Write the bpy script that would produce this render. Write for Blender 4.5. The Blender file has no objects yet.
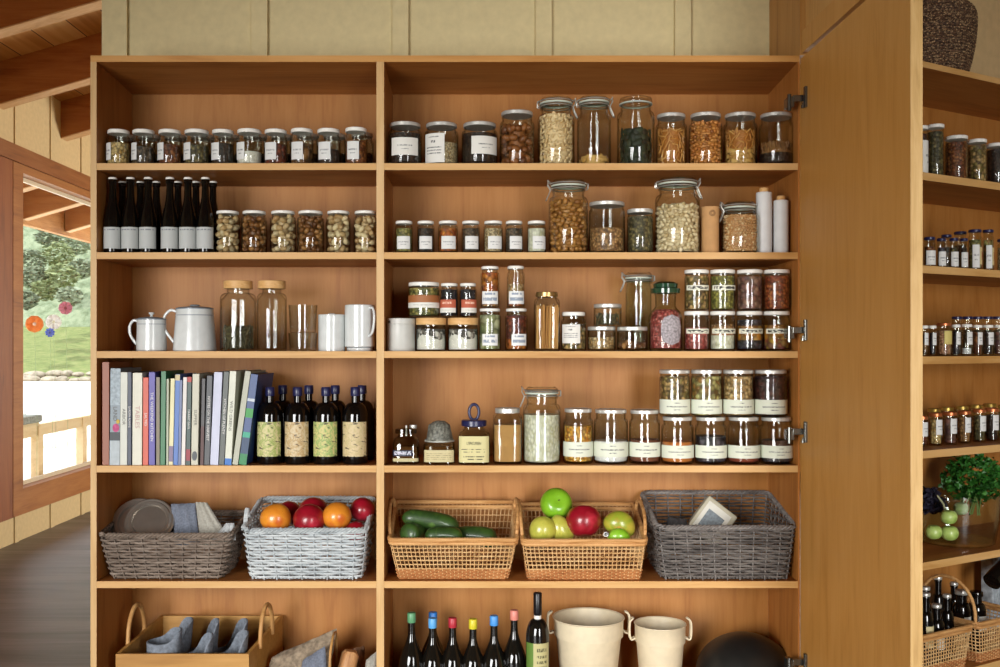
import bpy, math, random
from math import sin, cos, pi, radians, sqrt
from mathutils import Vector, Matrix, noise as NZ

# ------------------------------------------------------------------ camera, world, lights, exposure
S = bpy.context.scene
COL = S.collection
F = 1020.0                 # focal length in pixels (frame 1000 x 667)
PX, PY = 480.0, 347.0      # vanishing point of the room's depth lines
D0 = 3.4                   # camera to the front of the shelving
ZC = 1.43                  # camera height
cam_d = bpy.data.cameras.new('camera')
cam_d.sensor_width = 36.0
cam_d.lens = 36.0 * F / 1000.0
cam_d.shift_x = (500 - PX) / 1000.0
cam_d.shift_y = (PY - 333.5) / 1000.0
cam_d.clip_end = 400
cam = bpy.data.objects.new('camera', cam_d)
cam.location = (0, -D0, ZC)
cam.rotation_euler = (pi / 2, 0, 0)
COL.objects.link(cam)
S.camera = cam

S.view_settings.view_transform = 'Standard'
S.view_settings.look = 'None'
S.view_settings.gamma = 1.0
S.view_settings.use_curve_mapping = False
S.view_settings.exposure = 0.54
S.cycles.use_denoising = True
S.cycles.transparent_max_bounces = 28
S.cycles.max_bounces = 7
S.cycles.diffuse_bounces = 4
S.cycles.caustics_reflective = False
S.cycles.caustics_refractive = False
S.cycles.sample_clamp_indirect = 4.0

W = bpy.data.worlds.new('sky')
S.world = W
W.use_nodes = True
bg = W.node_tree.nodes['Background']
bg.inputs[0].default_value = (0.95, 0.97, 1.0, 1)
bg.inputs[1].default_value = 1.9


def lamp(name, kind, loc, direction, energy, color, **kw):
    l = bpy.data.lights.new(name, kind)
    l.energy = energy
    l.color = color
    for k, v in kw.items():
        setattr(l, k, v)
    o = bpy.data.objects.new(name, l)
    o.location = loc
    o.rotation_euler = Vector(direction).to_track_quat('-Z', 'Y').to_euler()
    COL.objects.link(o)
    return o


lamp('sun', 'SUN', (-20, 10, 20), (0.42, 0.10, -0.9), 2.5, (1.0, 0.97, 0.90), angle=0.02)
# daylight through the two tall windows in the wall behind the photographer
lamp('window_and_fill_light', 'AREA', (-2.05, -4.72, 1.12), (0.48, 1, -0.22), 62, (0.99, 0.985, 0.97),
     shape='RECTANGLE', size=2.3, size_y=2.1, spread=radians(84))
lamp('window_and_fill_light', 'AREA', (1.75, -4.72, 1.12), (-0.0, 1, -0.14), 33, (0.99, 0.985, 0.97),
     shape='RECTANGLE', size=1.0, size_y=2.1, spread=radians(84))
# added fill, no window built there, brightening the back left beyond the shelving
lamp('window_and_fill_light', 'AREA', (1.4, 8.1, 1.5), (-0.55, -1, 0.16), 400, (1.0, 0.94, 0.84),
     shape='RECTANGLE', size=3.0, size_y=2.0)


# ------------------------------------------------------------------ colour and material helpers
def lin(h):
    if isinstance(h, (tuple, list)):
        return (*h[:3], 1)
    h = h.lstrip('#')
    v = [int(h[i:i + 2], 16) / 255 for i in (0, 2, 4)]
    return tuple(c / 12.92 if c <= .04045 else ((c + .055) / 1.055) ** 2.4 for c in v) + (1,)


MATS = {}


def newmat(name):
    m = bpy.data.materials.new(name)
    m.use_nodes = True
    nt = m.node_tree
    return m, nt, nt.nodes['Principled BSDF']


def N(nt, t, **kw):
    n = nt.nodes.new(t)
    for k, v in kw.items():
        if k.startswith('_'):
            setattr(n, k[1:], v)
        else:
            n.inputs[k].default_value = v
    return n


def ramp(nt, fac, stops):
    r = nt.nodes.new('ShaderNodeValToRGB')
    e = r.color_ramp.elements
    while len(e) < len(stops):
        e.new(0.5)
    for i, (p, c) in enumerate(stops):
        e[i].position = p
        e[i].color = lin(c)
    nt.links.new(fac, r.inputs[0])
    return r.outputs[0]


def plain(name, c, rough=.5, metal=0, spec=.5, noise=0, nscale=30, bump=0, coat=0, sss=0):
    if name in MATS:
        return MATS[name]
    m, nt, p = newmat(name)
    p.inputs['Roughness'].default_value = rough
    p.inputs['Metallic'].default_value = metal
    p.inputs['Specular IOR Level'].default_value = spec
    p.inputs['Coat Weight'].default_value = coat
    L = lin(c)
    tc = N(nt, 'ShaderNodeTexCoord')
    nz = N(nt, 'ShaderNodeTexNoise', Scale=nscale, Detail=4.0)
    nt.links.new(tc.outputs['Object'], nz.inputs['Vector'])
    k = noise or 0.06
    a = tuple(x * (1 - k) for x in L[:3])
    b = tuple(min(1, x * (1 + k)) for x in L[:3])
    nt.links.new(ramp(nt, nz.outputs[0], [(.3, a), (.7, b)]), p.inputs['Base Color'])
    if bump:
        bp = N(nt, 'ShaderNodeBump', Strength=bump, Distance=.002)
        nt.links.new(nz.outputs[0], bp.inputs['Height'])
        nt.links.new(bp.outputs[0], p.inputs['Normal'])
    MATS[name] = m
    return m


def wood(name, c1, c2, c3=None, axis='X', rough=.5, scale=1.0, spec=.35, knots=True):
    """long grain along axis, with soft mottling and a few fine dark pores"""
    if name in MATS:
        return MATS[name]
    m, nt, p = newmat(name)
    tc = N(nt, 'ShaderNodeTexCoord')
    mp = N(nt, 'ShaderNodeMapping')
    sc = {'X': (1.2, 9, 9), 'Y': (9, 1.2, 9), 'Z': (9, 9, 1.2)}[axis]
    mp.inputs['Scale'].default_value = tuple(s * scale for s in sc)
    nt.links.new(tc.outputs['Object'], mp.inputs[0])
    n1 = N(nt, 'ShaderNodeTexNoise', Scale=1.3, Detail=5.0, Roughness=.6, Distortion=.6)
    nt.links.new(mp.outputs[0], n1.inputs['Vector'])
    mp2 = N(nt, 'ShaderNodeMapping')
    sc2 = {'X': (3, 60, 60), 'Y': (60, 3, 60), 'Z': (60, 60, 3)}[axis]
    mp2.inputs['Scale'].default_value = tuple(s * scale for s in sc2)
    nt.links.new(tc.outputs['Object'], mp2.inputs[0])
    n2 = N(nt, 'ShaderNodeTexNoise', Scale=1.5, Detail=3.0)
    nt.links.new(mp2.outputs[0], n2.inputs['Vector'])
    mx = N(nt, 'ShaderNodeMath', _operation='MULTIPLY_ADD')
    mx.inputs[1].default_value = .35
    nt.links.new(n2.outputs[0], mx.inputs[0])
    nt.links.new(n1.outputs[0], mx.inputs[2])
    col = ramp(nt, mx.outputs[0], [(.42, c2), (.62, c1), (.85, c3 or c1)])
    if knots:
        v = N(nt, 'ShaderNodeTexVoronoi', Scale=2.3 * scale)
        mp3 = N(nt, 'ShaderNodeMapping')
        sc3 = {'X': (.6, 1.6, 1.6), 'Y': (1.6, .6, 1.6), 'Z': (1.6, 1.6, .6)}[axis]
        mp3.inputs['Scale'].default_value = sc3
        nt.links.new(tc.outputs['Object'], mp3.inputs[0])
        nt.links.new(mp3.outputs[0], v.inputs['Vector'])
        kf = N(nt, 'ShaderNodeMapRange')
        kf.inputs['From Min'].default_value = .0
        kf.inputs['From Max'].default_value = .03
        kf.inputs['To Min'].default_value = .55
        kf.inputs['To Max'].default_value = 0
        nt.links.new(v.outputs['Distance'], kf.inputs[0])
        mm = N(nt, 'ShaderNodeMix', _data_type='RGBA')
        nt.links.new(kf.outputs[0], mm.inputs[0])
        nt.links.new(col, mm.inputs[6])
        mm.inputs[7].default_value = tuple(x * .3 for x in lin(c2)[:3]) + (1,)
        col = mm.outputs[2]
    nt.links.new(col, p.inputs['Base Color'])
    p.inputs['Roughness'].default_value = rough
    p.inputs['Specular IOR Level'].default_value = spec
    bp = N(nt, 'ShaderNodeBump', Strength=.12, Distance=.001)
    nt.links.new(mx.outputs[0], bp.inputs['Height'])
    nt.links.new(bp.outputs[0], p.inputs['Normal'])
    MATS[name] = m
    return m


def glass(name, tint='#fafbf8', edge='#83867f', refl=1.0, rough=.02):
    """clear glass: a tinted transmission that gets denser where the wall is seen edge-on, with Fresnel reflection"""
    if name in MATS:
        return MATS[name]
    m, nt, p = newmat(name)
    nt.nodes.remove(p)
    out = nt.nodes['Material Output']
    lw = N(nt, 'ShaderNodeLayerWeight', Blend=.35)
    tint_c = ramp(nt, lw.outputs['Facing'], [(.45, tint), (.97, edge)])
    tr = N(nt, 'ShaderNodeBsdfTransparent')
    nt.links.new(tint_c, tr.inputs[0])
    gl = N(nt, 'ShaderNodeBsdfGlossy', Roughness=rough)
    l2 = N(nt, 'ShaderNodeLayerWeight', Blend=.5)
    pw5 = N(nt, 'ShaderNodeMath', _operation='POWER')
    pw5.inputs[1].default_value = 5.0
    nt.links.new(l2.outputs['Facing'], pw5.inputs[0])
    sch = N(nt, 'ShaderNodeMath', _operation='MULTIPLY_ADD')
    sch.inputs[1].default_value = .85
    sch.inputs[2].default_value = .045
    nt.links.new(pw5.outputs[0], sch.inputs[0])
    mu = N(nt, 'ShaderNodeMath', _operation='MULTIPLY', _use_clamp=True)
    mu.inputs[1].default_value = refl
    nt.links.new(sch.outputs[0], mu.inputs[0])
    mix = N(nt, 'ShaderNodeMixShader')
    nt.links.new(mu.outputs[0], mix.inputs[0])
    nt.links.new(tr.outputs[0], mix.inputs[1])
    nt.links.new(gl.outputs[0], mix.inputs[2])
    nt.links.new(mix.outputs[0], out.inputs[0])
    MATS[name] = m
    return m


def grain(name, c1, c2, c3=None, size=.006, gap=.35, rough=.5, stretch=1, bump=.8):
    """a mass of seeds or beans: one colour per cell, dark chinks between cells"""
    if name in MATS:
        return MATS[name]
    m, nt, p = newmat(name)
    tc = N(nt, 'ShaderNodeTexCoord')
    mp = N(nt, 'ShaderNodeMapping')
    mp.inputs['Scale'].default_value = (1, 1, stretch)
    nt.links.new(tc.outputs['Object'], mp.inputs[0])
    v = N(nt, 'ShaderNodeTexVoronoi', Scale=1 / (size * 1.45))
    nt.links.new(mp.outputs[0], v.inputs['Vector'])
    sp = N(nt, 'ShaderNodeSeparateColor')
    nt.links.new(v.outputs['Color'], sp.inputs[0])
    col = ramp(nt, sp.outputs[0], [(.15, c1), (.5, c3 or c1), (.85, c2)])
    g = N(nt, 'ShaderNodeMapRange')
    g.inputs['From Min'].default_value = .3
    g.inputs['From Max'].default_value = .72
    g.inputs['To Min'].default_value = 1
    g.inputs['To Max'].default_value = gap
    nt.links.new(v.outputs['Distance'], g.inputs[0])
    mm = N(nt, 'ShaderNodeMix', _data_type='RGBA', _blend_type='MULTIPLY')
    mm.inputs[0].default_value = 1
    nt.links.new(col, mm.inputs[6])
    nt.links.new(g.outputs[0], mm.inputs[7])
    nt.links.new(mm.outputs[2], p.inputs['Base Color'])
    p.inputs['Roughness'].default_value = rough
    bp = N(nt, 'ShaderNodeBump', Strength=bump, Distance=size * .4)
    nt.links.new(g.outputs[0], bp.inputs['Height'])
    nt.links.new(bp.outputs[0], p.inputs['Normal'])
    MATS[name] = m
    return m


def pieces_mat(name, stops, rough=.45):
    if name in MATS:
        return MATS[name]
    m, nt, p = newmat(name)
    geo = N(nt, 'ShaderNodeNewGeometry')
    nt.links.new(ramp(nt, geo.outputs['Random Per Island'], stops), p.inputs['Base Color'])
    p.inputs['Roughness'].default_value = rough
    MATS[name] = m
    return m


def paper(name, base, ink='#55585a', rows=((.5, .05, .3),), density=26, thr=.47):
    """printed label: rows of (v, half height, half width) filled with small dark marks"""
    if name in MATS:
        return MATS[name]
    m, nt, p = newmat(name)
    uv = N(nt, 'ShaderNodeUVMap')
    sp = N(nt, 'ShaderNodeSeparateXYZ')
    nt.links.new(uv.outputs[0], sp.inputs[0])
    oi = N(nt, 'ShaderNodeObjectInfo')
    nz = N(nt, 'ShaderNodeTexNoise', Scale=density, Detail=2.0)
    nz.noise_dimensions = '3D'
    cb = N(nt, 'ShaderNodeCombineXYZ')
    nt.links.new(sp.outputs[0], cb.inputs[0])
    vs = N(nt, 'ShaderNodeMath', _operation='MULTIPLY')
    vs.inputs[1].default_value = .35
    nt.links.new(sp.outputs[1], vs.inputs[0])
    nt.links.new(vs.outputs[0], cb.inputs[1])
    nt.links.new(oi.outputs['Random'], cb.inputs[2])
    nt.links.new(cb.outputs[0], nz.inputs['Vector'])
    gt = N(nt, 'ShaderNodeMath', _operation='GREATER_THAN')
    gt.inputs[1].default_value = thr
    nt.links.new(nz.outputs[0], gt.inputs[0])
    acc = None
    for (v, hh, hw) in rows:
        c = N(nt, 'ShaderNodeMath', _operation='COMPARE')
        c.inputs[1].default_value = v
        c.inputs[2].default_value = hh
        nt.links.new(sp.outputs[1], c.inputs[0])
        d = N(nt, 'ShaderNodeMath', _operation='COMPARE')
        d.inputs[1].default_value = .5
        d.inputs[2].default_value = hw
        nt.links.new(sp.outputs[0], d.inputs[0])
        e = N(nt, 'ShaderNodeMath', _operation='MULTIPLY')
        nt.links.new(c.outputs[0], e.inputs[0])
        nt.links.new(d.outputs[0], e.inputs[1])
        if acc is None:
            acc = e
        else:
            f = N(nt, 'ShaderNodeMath', _operation='MAXIMUM')
            nt.links.new(acc.outputs[0], f.inputs[0])
            nt.links.new(e.outputs[0], f.inputs[1])
            acc = f
    g = N(nt, 'ShaderNodeMath', _operation='MULTIPLY')
    nt.links.new(acc.outputs[0], g.inputs[0])
    nt.links.new(gt.outputs[0], g.inputs[1])
    mm = N(nt, 'ShaderNodeMix', _data_type='RGBA')
    nt.links.new(g.outputs[0], mm.inputs[0])
    mm.inputs[6].default_value = lin(base)
    mm.inputs[7].default_value = lin(ink)
    nt.links.new(mm.outputs[2], p.inputs['Base Color'])
    p.inputs['Roughness'].default_value = .65
    MATS[name] = m
    return m


# ------------------------------------------------------------------ mesh builder
class MB:
    def __init__(self):
        self.v, self.f, self.mi, self.uv = [], [], [], {}

    def add(self, vs, fs, mi=0):
        b = len(self.v)
        self.v.extend(tuple(p) for p in vs)
        for f in fs:
            self.f.append(tuple(b + i for i in f))
            self.mi.append(mi)
        return self

    def box(self, x0, x1, y0, y1, z0, z1, mi=0, M=None):
        vs = [(x, y, z) for x in (x0, x1) for y in (y0, y1) for z in (z0, z1)]
        if M is not None:
            vs = [tuple(M @ Vector(p)) for p in vs]
        return self.add(vs, [(0, 1, 3, 2), (4, 6, 7, 5), (0, 4, 5, 1), (2, 3, 7, 6), (0, 2, 6, 4), (1, 5, 7, 3)], mi)

    def prism(self, pts, y0, y1, mi=0):
        """polygon in x,z extruded along y"""
        n = len(pts)
        vs = [(x, y0, z) for x, z in pts] + [(x, y1, z) for x, z in pts]
        fs = [tuple(range(n)), tuple(range(2 * n - 1, n - 1, -1))]
        fs += [(i, i + n, (i + 1) % n + n, (i + 1) % n) for i in range(n)]
        return self.add(vs, fs, mi)

    def lathe(self, prof, seg=28, sx=1, sy=1, n=2.0, mats=None, c=(0, 0), jit=None):
        """prof: (r, z) list; n: 2 round, larger squarer"""
        vs, fs, mis = [], [], []
        rings = []
        for k, (r, z) in enumerate(prof):
            if r <= 1e-6:
                rings.append([len(vs)])
                vs.append((c[0], c[1], z))
                continue
            ring = []
            for i in range(seg):
                a = 2 * pi * i / seg + pi / seg
                ca, sa = cos(a), sin(a)
                q = (abs(ca) ** n + abs(sa) ** n) ** (-1 / n) if n != 2 else 1
                rr = r * q
                dz = 0
                if jit:
                    rr, dz = rr * (1 + jit * (random.random() - .5)), jit * r * (random.random() - .5)
                ring.append(len(vs))
                vs.append((c[0] + rr * ca * sx, c[1] + rr * sa * sy, z + dz))
            rings.append(ring)
        for k in range(len(rings) - 1):
            A, B = rings[k], rings[k + 1]
            mi = mats[k] if mats else 0
            if len(A) == 1 and len(B) == 1:
                continue
            for i in range(seg):
                j = (i + 1) % seg
                if len(A) == 1:
                    fs.append((A[0], B[j], B[i]))
                elif len(B) == 1:
                    fs.append((A[i], A[j], B[0]))
                else:
                    fs.append((A[i], A[j], B[j], B[i]))
                mis.append(mi)
        b = len(self.v)
        self.v.extend(vs)
        self.f.extend(tuple(b + i for i in f) for f in fs)
        self.mi.extend(mis)
        return self

    def tube(self, pts, r, seg=8, closed=False, mi=0, taper=None):
        pts = [Vector(p) for p in pts]
        n = len(pts)
        vs, fs = [], []
        prev = None
        for i, p in enumerate(pts):
            if closed:
                t = pts[(i + 1) % n] - pts[i - 1]
            else:
                t = pts[min(i + 1, n - 1)] - pts[max(i - 1, 0)]
            if t.length < 1e-9:
                t = Vector((0, 0, 1))
            t.normalize()
            if prev is None:
                a = Vector((0, 0, 1)) if abs(t.z) < .9 else Vector((1, 0, 0))
                u = t.cross(a).normalized()
            else:
                u = (prev - t * prev.dot(t))
                u = u.normalized() if u.length > 1e-6 else t.orthogonal().normalized()
            prev = u
            w = t.cross(u)
            rr = r if taper is None else r * taper[i]
            for k in range(seg):
                a = 2 * pi * k / seg
                vs.append(tuple(p + u * (cos(a) * rr) + w * (sin(a) * rr)))
        m = n if closed else n - 1
        for i in range(m):
            for k in range(seg):
                A = i * seg + k
                B = i * seg + (k + 1) % seg
                C = ((i + 1) % n) * seg + (k + 1) % seg
                D = ((i + 1) % n) * seg + k
                fs.append((A, B, C, D))
        if not closed:
            fs.append(tuple(range(seg - 1, -1, -1)))
            fs.append(tuple((n - 1) * seg + k for k in range(seg)))
        return self.add(vs, fs, mi)

    def blob(self, c, s, M=None, mi=0, lev=1):
        V, Fc = ICO[lev]
        out = []
        for p in V:
            q = Vector((p[0] * s[0], p[1] * s[1], p[2] * s[2]))
            if M is not None:
                q = M @ q
            out.append((q.x + c[0], q.y + c[1], q.z + c[2]))
        return self.add(out, Fc, mi)

    def patch(self, r, a0, a1, z0, z1, seg=10, mi=0, n=2.0, rtop=None):
        """curved label with uv, angle 0 faces the camera side (-y)"""
        vs, fs = [], []
        for i in range(seg + 1):
            t = i / seg
            a = radians(-90 + a0 + (a1 - a0) * t)
            q = (abs(cos(a)) ** n + abs(sin(a)) ** n) ** (-1 / n) if n != 2 else 1
            for rr_, z in ((r, z0), (rtop or r, z1)):
                vs.append((rr_ * q * cos(a), rr_ * q * sin(a), z))
        b = len(self.v)
        for i in range(seg):
            fs.append((2 * i, 2 * i + 2, 2 * i + 3, 2 * i + 1))
        self.add(vs, fs, mi)
        for i in range(seg + 1):
            self.uv[b + 2 * i] = (i / seg, 0)
            self.uv[b + 2 * i + 1] = (i / seg, 1)
        return self

    def build(self, name, mat, parent=None, loc=None, smooth=True, angle=40, bevel=0):
        me = bpy.data.meshes.new(name)
        me.from_pydata(self.v, [], self.f)
        mats = mat if isinstance(mat, (list, tuple)) else [mat]
        for m in mats:
            me.materials.append(m)
        if len(mats) > 1:
            me.polygons.foreach_set('material_index', self.mi)
        if self.uv:
            l = me.uv_layers.new(name='UVMap')
            for lp in me.loops:
                l.data[lp.index].uv = self.uv.get(lp.vertex_index, (0, 0))
        if smooth:
            me.shade_smooth()
            me.set_sharp_from_angle(angle=radians(angle))
        me.update()
        o = bpy.data.objects.new(name, me)
        COL.objects.link(o)
        if parent is not None:
            o.parent = parent
        if loc is not None:
            o.location = loc
        if bevel:
            b = o.modifiers.new('bevel', 'BEVEL')
            b.width = bevel
            b.segments = 2
            b.limit_method = 'ANGLE'
        return o


def _ico():
    t = (1 + 5 ** .5) / 2
    V = [(-1, t, 0), (1, t, 0), (-1, -t, 0), (1, -t, 0), (0, -1, t), (0, 1, t), (0, -1, -t), (0, 1, -t), (t, 0, -1), (t, 0, 1), (-t, 0, -1), (-t, 0, 1)]
    V = [tuple(Vector(v).normalized()) for v in V]
    Fc = [(0, 11, 5), (0, 5, 1), (0, 1, 7), (0, 7, 10), (0, 10, 11), (1, 5, 9), (5, 11, 4), (11, 10, 2), (10, 7, 6), (7, 1, 8), (3, 9, 4), (3, 4, 2), (3, 2, 6), (3, 6, 8), (3, 8, 9), (4, 9, 5), (2, 4, 11), (6, 2, 10), (8, 6, 7), (9, 8, 1)]
    out = [(V, Fc)]
    for _ in range(3):
        V, Fc = out[-1]
        V = list(V)
        cache, nf = {}, []

        def mid(a, b):
            k = (min(a, b), max(a, b))
            if k not in cache:
                V.append(tuple(((Vector(V[a]) + Vector(V[b])) / 2).normalized()))
                cache[k] = len(V) - 1
            return cache[k]
        for a, b, c in Fc:
            x, y, z = mid(a, b), mid(b, c), mid(c, a)
            nf += [(a, x, z), (b, y, x), (c, z, y), (x, y, z)]
        out.append((V, nf))
    return out


ICO = _ico()
rnd = random.Random(7)


def rot(seed=None):
    r = rnd
    return Matrix.Rotation(r.uniform(0, 2 * pi), 3, 'Z') @ Matrix.Rotation(r.uniform(0, pi), 3, 'X') @ Matrix.Rotation(r.uniform(0, 2 * pi), 3, 'Y')


def tag(o, label, cat, group=None, kind=None):
    o['label'] = label
    o['category'] = cat
    if group:
        o['group'] = group
    if kind:
        o['kind'] = kind
    return o


def thing(name, label, cat, loc=(0, 0, 0), rz=0, group=None):
    o = bpy.data.objects.new(name, None)
    o.empty_display_size = .05
    COL.objects.link(o)
    o.location = loc
    o.rotation_euler = (0, 0, rz)
    return tag(o, label, cat, group)


def struct(name, mb, mat, smooth=False, parent=None, bevel=0):
    o = mb.build(name, mat, parent, smooth=smooth, bevel=bevel)
    if parent is None:
        o['kind'] = 'structure'
    return o


def at(px, py, y):
    """world point seen at pixel px,py at depth y behind the shelving front"""
    d = D0 + y
    return Vector(((px - PX) / F * d, y, ZC + (PY - py) / F * d))


# ------------------------------------------------------------------ shared materials
M_shelf = wood('shelf_wood', '#a3642a', '#8a4f1c', '#b27438', 'X')
M_back = wood('back_wood', '#a36b31', '#935c26', '#ab743a', 'Z', scale=1.5)
M_side = wood('side_wood', '#a3662c', '#8a511e', '#b2763a', 'Z')
M_edge = wood('edge_wood', '#c79a5e', '#b38246', '#d0a66e', 'X', knots=True)
M_edgeZ = wood('edge_wood_upright', '#c9a26c', '#b58a52', '#d2ae7c', 'Z')
M_door = wood('door_wood', '#bb853f', '#ae7834', '#c18c48', 'Z', rough=.5, scale=1.6)
M_ply = wood('ply_edge', '#b08c54', '#94703c', '#bd9a64', 'Z', scale=2.5)
M_cream = plain('cream_paint', '#cdb88a', .75)
M_beam = wood('beam_wood', '#9a5c2a', '#7c4018', '#ab6e38', 'X', rough=.6)
M_plank = wood('plank_wood', '#b98148', '#8e5527', '#cf9a5e', 'Y', rough=.6)
M_frame = wood('window_frame_wood', '#9a622e', '#7e4b20', '#a8713a', 'Z', rough=.5)
M_frameY = wood('window_rail_wood', '#9a622e', '#7e4b20', '#a8713a', 'Y', rough=.5)
M_glass = glass('jar_glass')
M_glass_dark = glass('pale_green_glass', '#f7fbf6', '#a8b6a8')
M_metal = plain('brushed_steel', '#c6c4bc', .35, .55)
M_wire = plain('bail_wire', '#c4c4bc', .3, .7)
M_white = plain('white_lid_paint', '#e9e6dd', .4)
M_silver = plain('silver_lid', '#cfcdc6', .35, .5)
M_gasket = plain('grey_rubber_ring', '#b5bdae', .6)
M_navy = plain('navy_plastic', '#1f2148', .3)
M_enamel = plain('white_enamel', '#cfd2d0', .22, coat=.4)
M_grayline = plain('grey_enamel_rim', '#7f8890', .3)
M_black_glass = plain('black_bottle_glass', '#0b0908', .07, spec=.6)
M_wine_glass = plain('dark_wine_bottle_glass', '#12100d', .06, spec=.6)
M_corklid = wood('pale_wood_lid', '#d2a468', '#bd8d52', '#ddb47c', 'X', scale=4, knots=False)

# ------------------------------------------------------------------ room
CEIL0, SL = 3.42, .29          # underside of the boards at x = -3.4 and the slope up to the right
XL = -3.4


def zc(x):
    return CEIL0 + SL * (x - XL)


struct('floor', MB().box(XL - .1, 4.6, -6.9, 8.3, -.1, 0), None or (lambda: (
    MATS.setdefault('floor_wood', wood('floor_wood', '#4e484a', '#272323', '#6d686a', 'X', rough=.42, scale=.45, spec=.5, knots=False))))())
ceil_mb = MB()
ceil_mb.prism([(-4.9, zc(-4.9)), (4.6, zc(4.6)), (4.6, zc(4.6) + .05), (-4.9, zc(-4.9) + .05)], -6.9, 9.5)


def plank_mat():
    m, nt, p = newmat('ceiling_planks')
    tc = N(nt, 'ShaderNodeTexCoord')
    sp = N(nt, 'ShaderNodeSeparateXYZ')
    nt.links.new(tc.outputs['Object'], sp.inputs[0])
    mu = N(nt, 'ShaderNodeMath', _operation='MULTIPLY')
    mu.inputs[1].default_value = 1 / .23
    nt.links.new(sp.outputs[0], mu.inputs[0])
    fl = N(nt, 'ShaderNodeMath', _operation='FLOOR')
    nt.links.new(mu.outputs[0], fl.inputs[0])
    fr = N(nt, 'ShaderNodeMath', _operation='FRACT')
    nt.links.new(mu.outputs[0], fr.inputs[0])
    wn = N(nt, 'ShaderNodeTexWhiteNoise')
    wn.noise_dimensions = '1D'
    nt.links.new(fl.outputs[0], wn.inputs['W'])
    mp = N(nt, 'ShaderNodeMapping')
    mp.inputs['Scale'].default_value = (14, .8, 14)
    nt.links.new(tc.outputs['Object'], mp.inputs[0])
    nz = N(nt, 'ShaderNodeTexNoise', Scale=1.5, Detail=4.0)
    nt.links.new(mp.outputs[0], nz.inputs['Vector'])
    ad = N(nt, 'ShaderNodeMath', _operation='MULTIPLY_ADD')
    ad.inputs[1].default_value = .5
    nt.links.new(wn.outputs[0], ad.inputs[0])
    nt.links.new(nz.outputs[0], ad.inputs[2])
    col = ramp(nt, ad.outputs[0], [(.4, '#b9803f'), (.7, '#d09a5c'), (1, '#e2b67a')])
    ls = N(nt, 'ShaderNodeMath', _operation='LESS_THAN')
    ls.inputs[1].default_value = .03
    nt.links.new(fr.outputs[0], ls.inputs[0])
    mm = N(nt, 'ShaderNodeMix', _data_type='RGBA')
    nt.links.new(ls.outputs[0], mm.inputs[0])
    nt.links.new(col, mm.inputs[6])
    mm.inputs[7].default_value = lin('#4a2510')
    nt.links.new(mm.outputs[2], p.inputs['Base Color'])
    p.inputs['Roughness'].default_value = .6
    return m


struct('ceiling', ceil_mb, plank_mat())
# rafters running up the slope, parallel to the shelving
M_beam_lit = wood('beam_lit_underside', '#d3a878', '#b98a58', '#dfb98c', 'X', rough=.6, knots=False)  # light from below painted onto the rafter undersides as a paler wood tone
for k, d in enumerate([1.35, 2.52, 4.86 - .05, 5.98, 7.15, 8.27, 9.40, 10.5, 11.6, 12.7]):
    if 3.6 < d < 4.0:
        continue
    y = d - D0
    x1 = 4.6 if y < .2 else -1.5 if y < .9 else 4.6
    mb = MB()
    mb.prism([(-4.72, zc(-4.72) - .29), (4.6, zc(4.6) - .29), (4.6, zc(4.6)), (-4.72, zc(-4.72))], y, y + .13)
    mb.prism([(-4.71, zc(-4.71) - .298), (4.59, zc(4.59) - .298), (4.59, zc(4.59) - .29), (-4.71, zc(-4.71) - .29)], y + .004, y + .126, mi=1)
    struct('beam_%d' % (k + 1), mb, [M_beam, M_beam_lit])
struct('trim_1', MB().prism([(-4.80, zc(-4.80) - .31), (-4.73, zc(-4.80) - .31), (-4.73, zc(-4.73) - .0), (-4.80, zc(-4.80) - .0)], -3, 9.5), M_plank)

# left wall: cream boards with battens, a wooden door panel and a glazed door beyond it
GY0, GY1 = 7.57 - D0, 8.0      # glazed opening in depth
GZ0, GZ1 = .38, 2.75
wl = MB()
wl.box(XL - .12, XL, -6.9, 3.0, 0, zc(XL))
wl.box(XL - .12, XL, 3.0, 8.3, 0, .19)
wl.box(XL - .12, XL, 3.0, 8.3, 2.87, zc(XL))
y = -6.5
while y < 8.2:
    if y < 2.9:
        wl.box(XL, XL + .009, y, y + .07, .0, zc(XL))
    else:
        wl.box(XL, XL + .009, y, y + .07, 0, .19)
        wl.box(XL, XL + .009, y, y + .07, 2.87, zc(XL))
    y += .62
struct('wall_left', wl, M_cream)
hd = MB().box(XL - .12, XL + .035, 3.0, 8.3, 2.78, 2.90)
struct('trim_2', hd, wood('header_wood', '#86501f', '#683a16', '#925e30', 'Y'))
dr = MB()
dr.box(XL - .09, XL + .0, 3.0, 7.41 - D0 - .0, .19, 2.78)
dr.box(XL - .0, XL + .012, 3.62, 7.41 - D0 - .015, .19, 2.78)
struct('door_1', dr, wood('dark_panel_wood', '#864a20', '#6a3614', '#925628', 'Z'))
win = MB()
win.box(XL - .08, XL + .01, 7.41 - D0, GY0, .19, 2.78)                  # stile
win.box(XL - .08, XL + .01, GY0, 8.3, .19, GZ0)                         # bottom rail
win.box(XL - .08, XL + .01, GY0, 8.3, GZ1 - .03, 2.78)                  # head rail
win.box(XL - .08, XL + .01, 7.9, 8.3, GZ0, GZ1)
w1 = struct('window_1', win, [M_frameY])
bead = MB()
bead.box(XL - .10, XL - .078, GY0, 7.9, GZ0, GZ0 + .03)
bead.box(XL - .10, XL - .078, GY0, 7.9, GZ1 - .06, GZ1 - .03)
bead.build('window_bead', plain('pale_bead', '#e6d8c0', .5), w1, smooth=False)
MB().box(XL - .062, XL - .054, GY0 - .005, 7.905, GZ0 - .005, GZ1 - .02).build('glass_pane', glass('pane_glass', '#fdfefe', '#f0f6f4', .5), w1, smooth=False)
wb = MB().box(XL, 4.6, 8.3, 8.42, 0, 6)
struct('wall_far', wb, M_cream)
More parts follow.
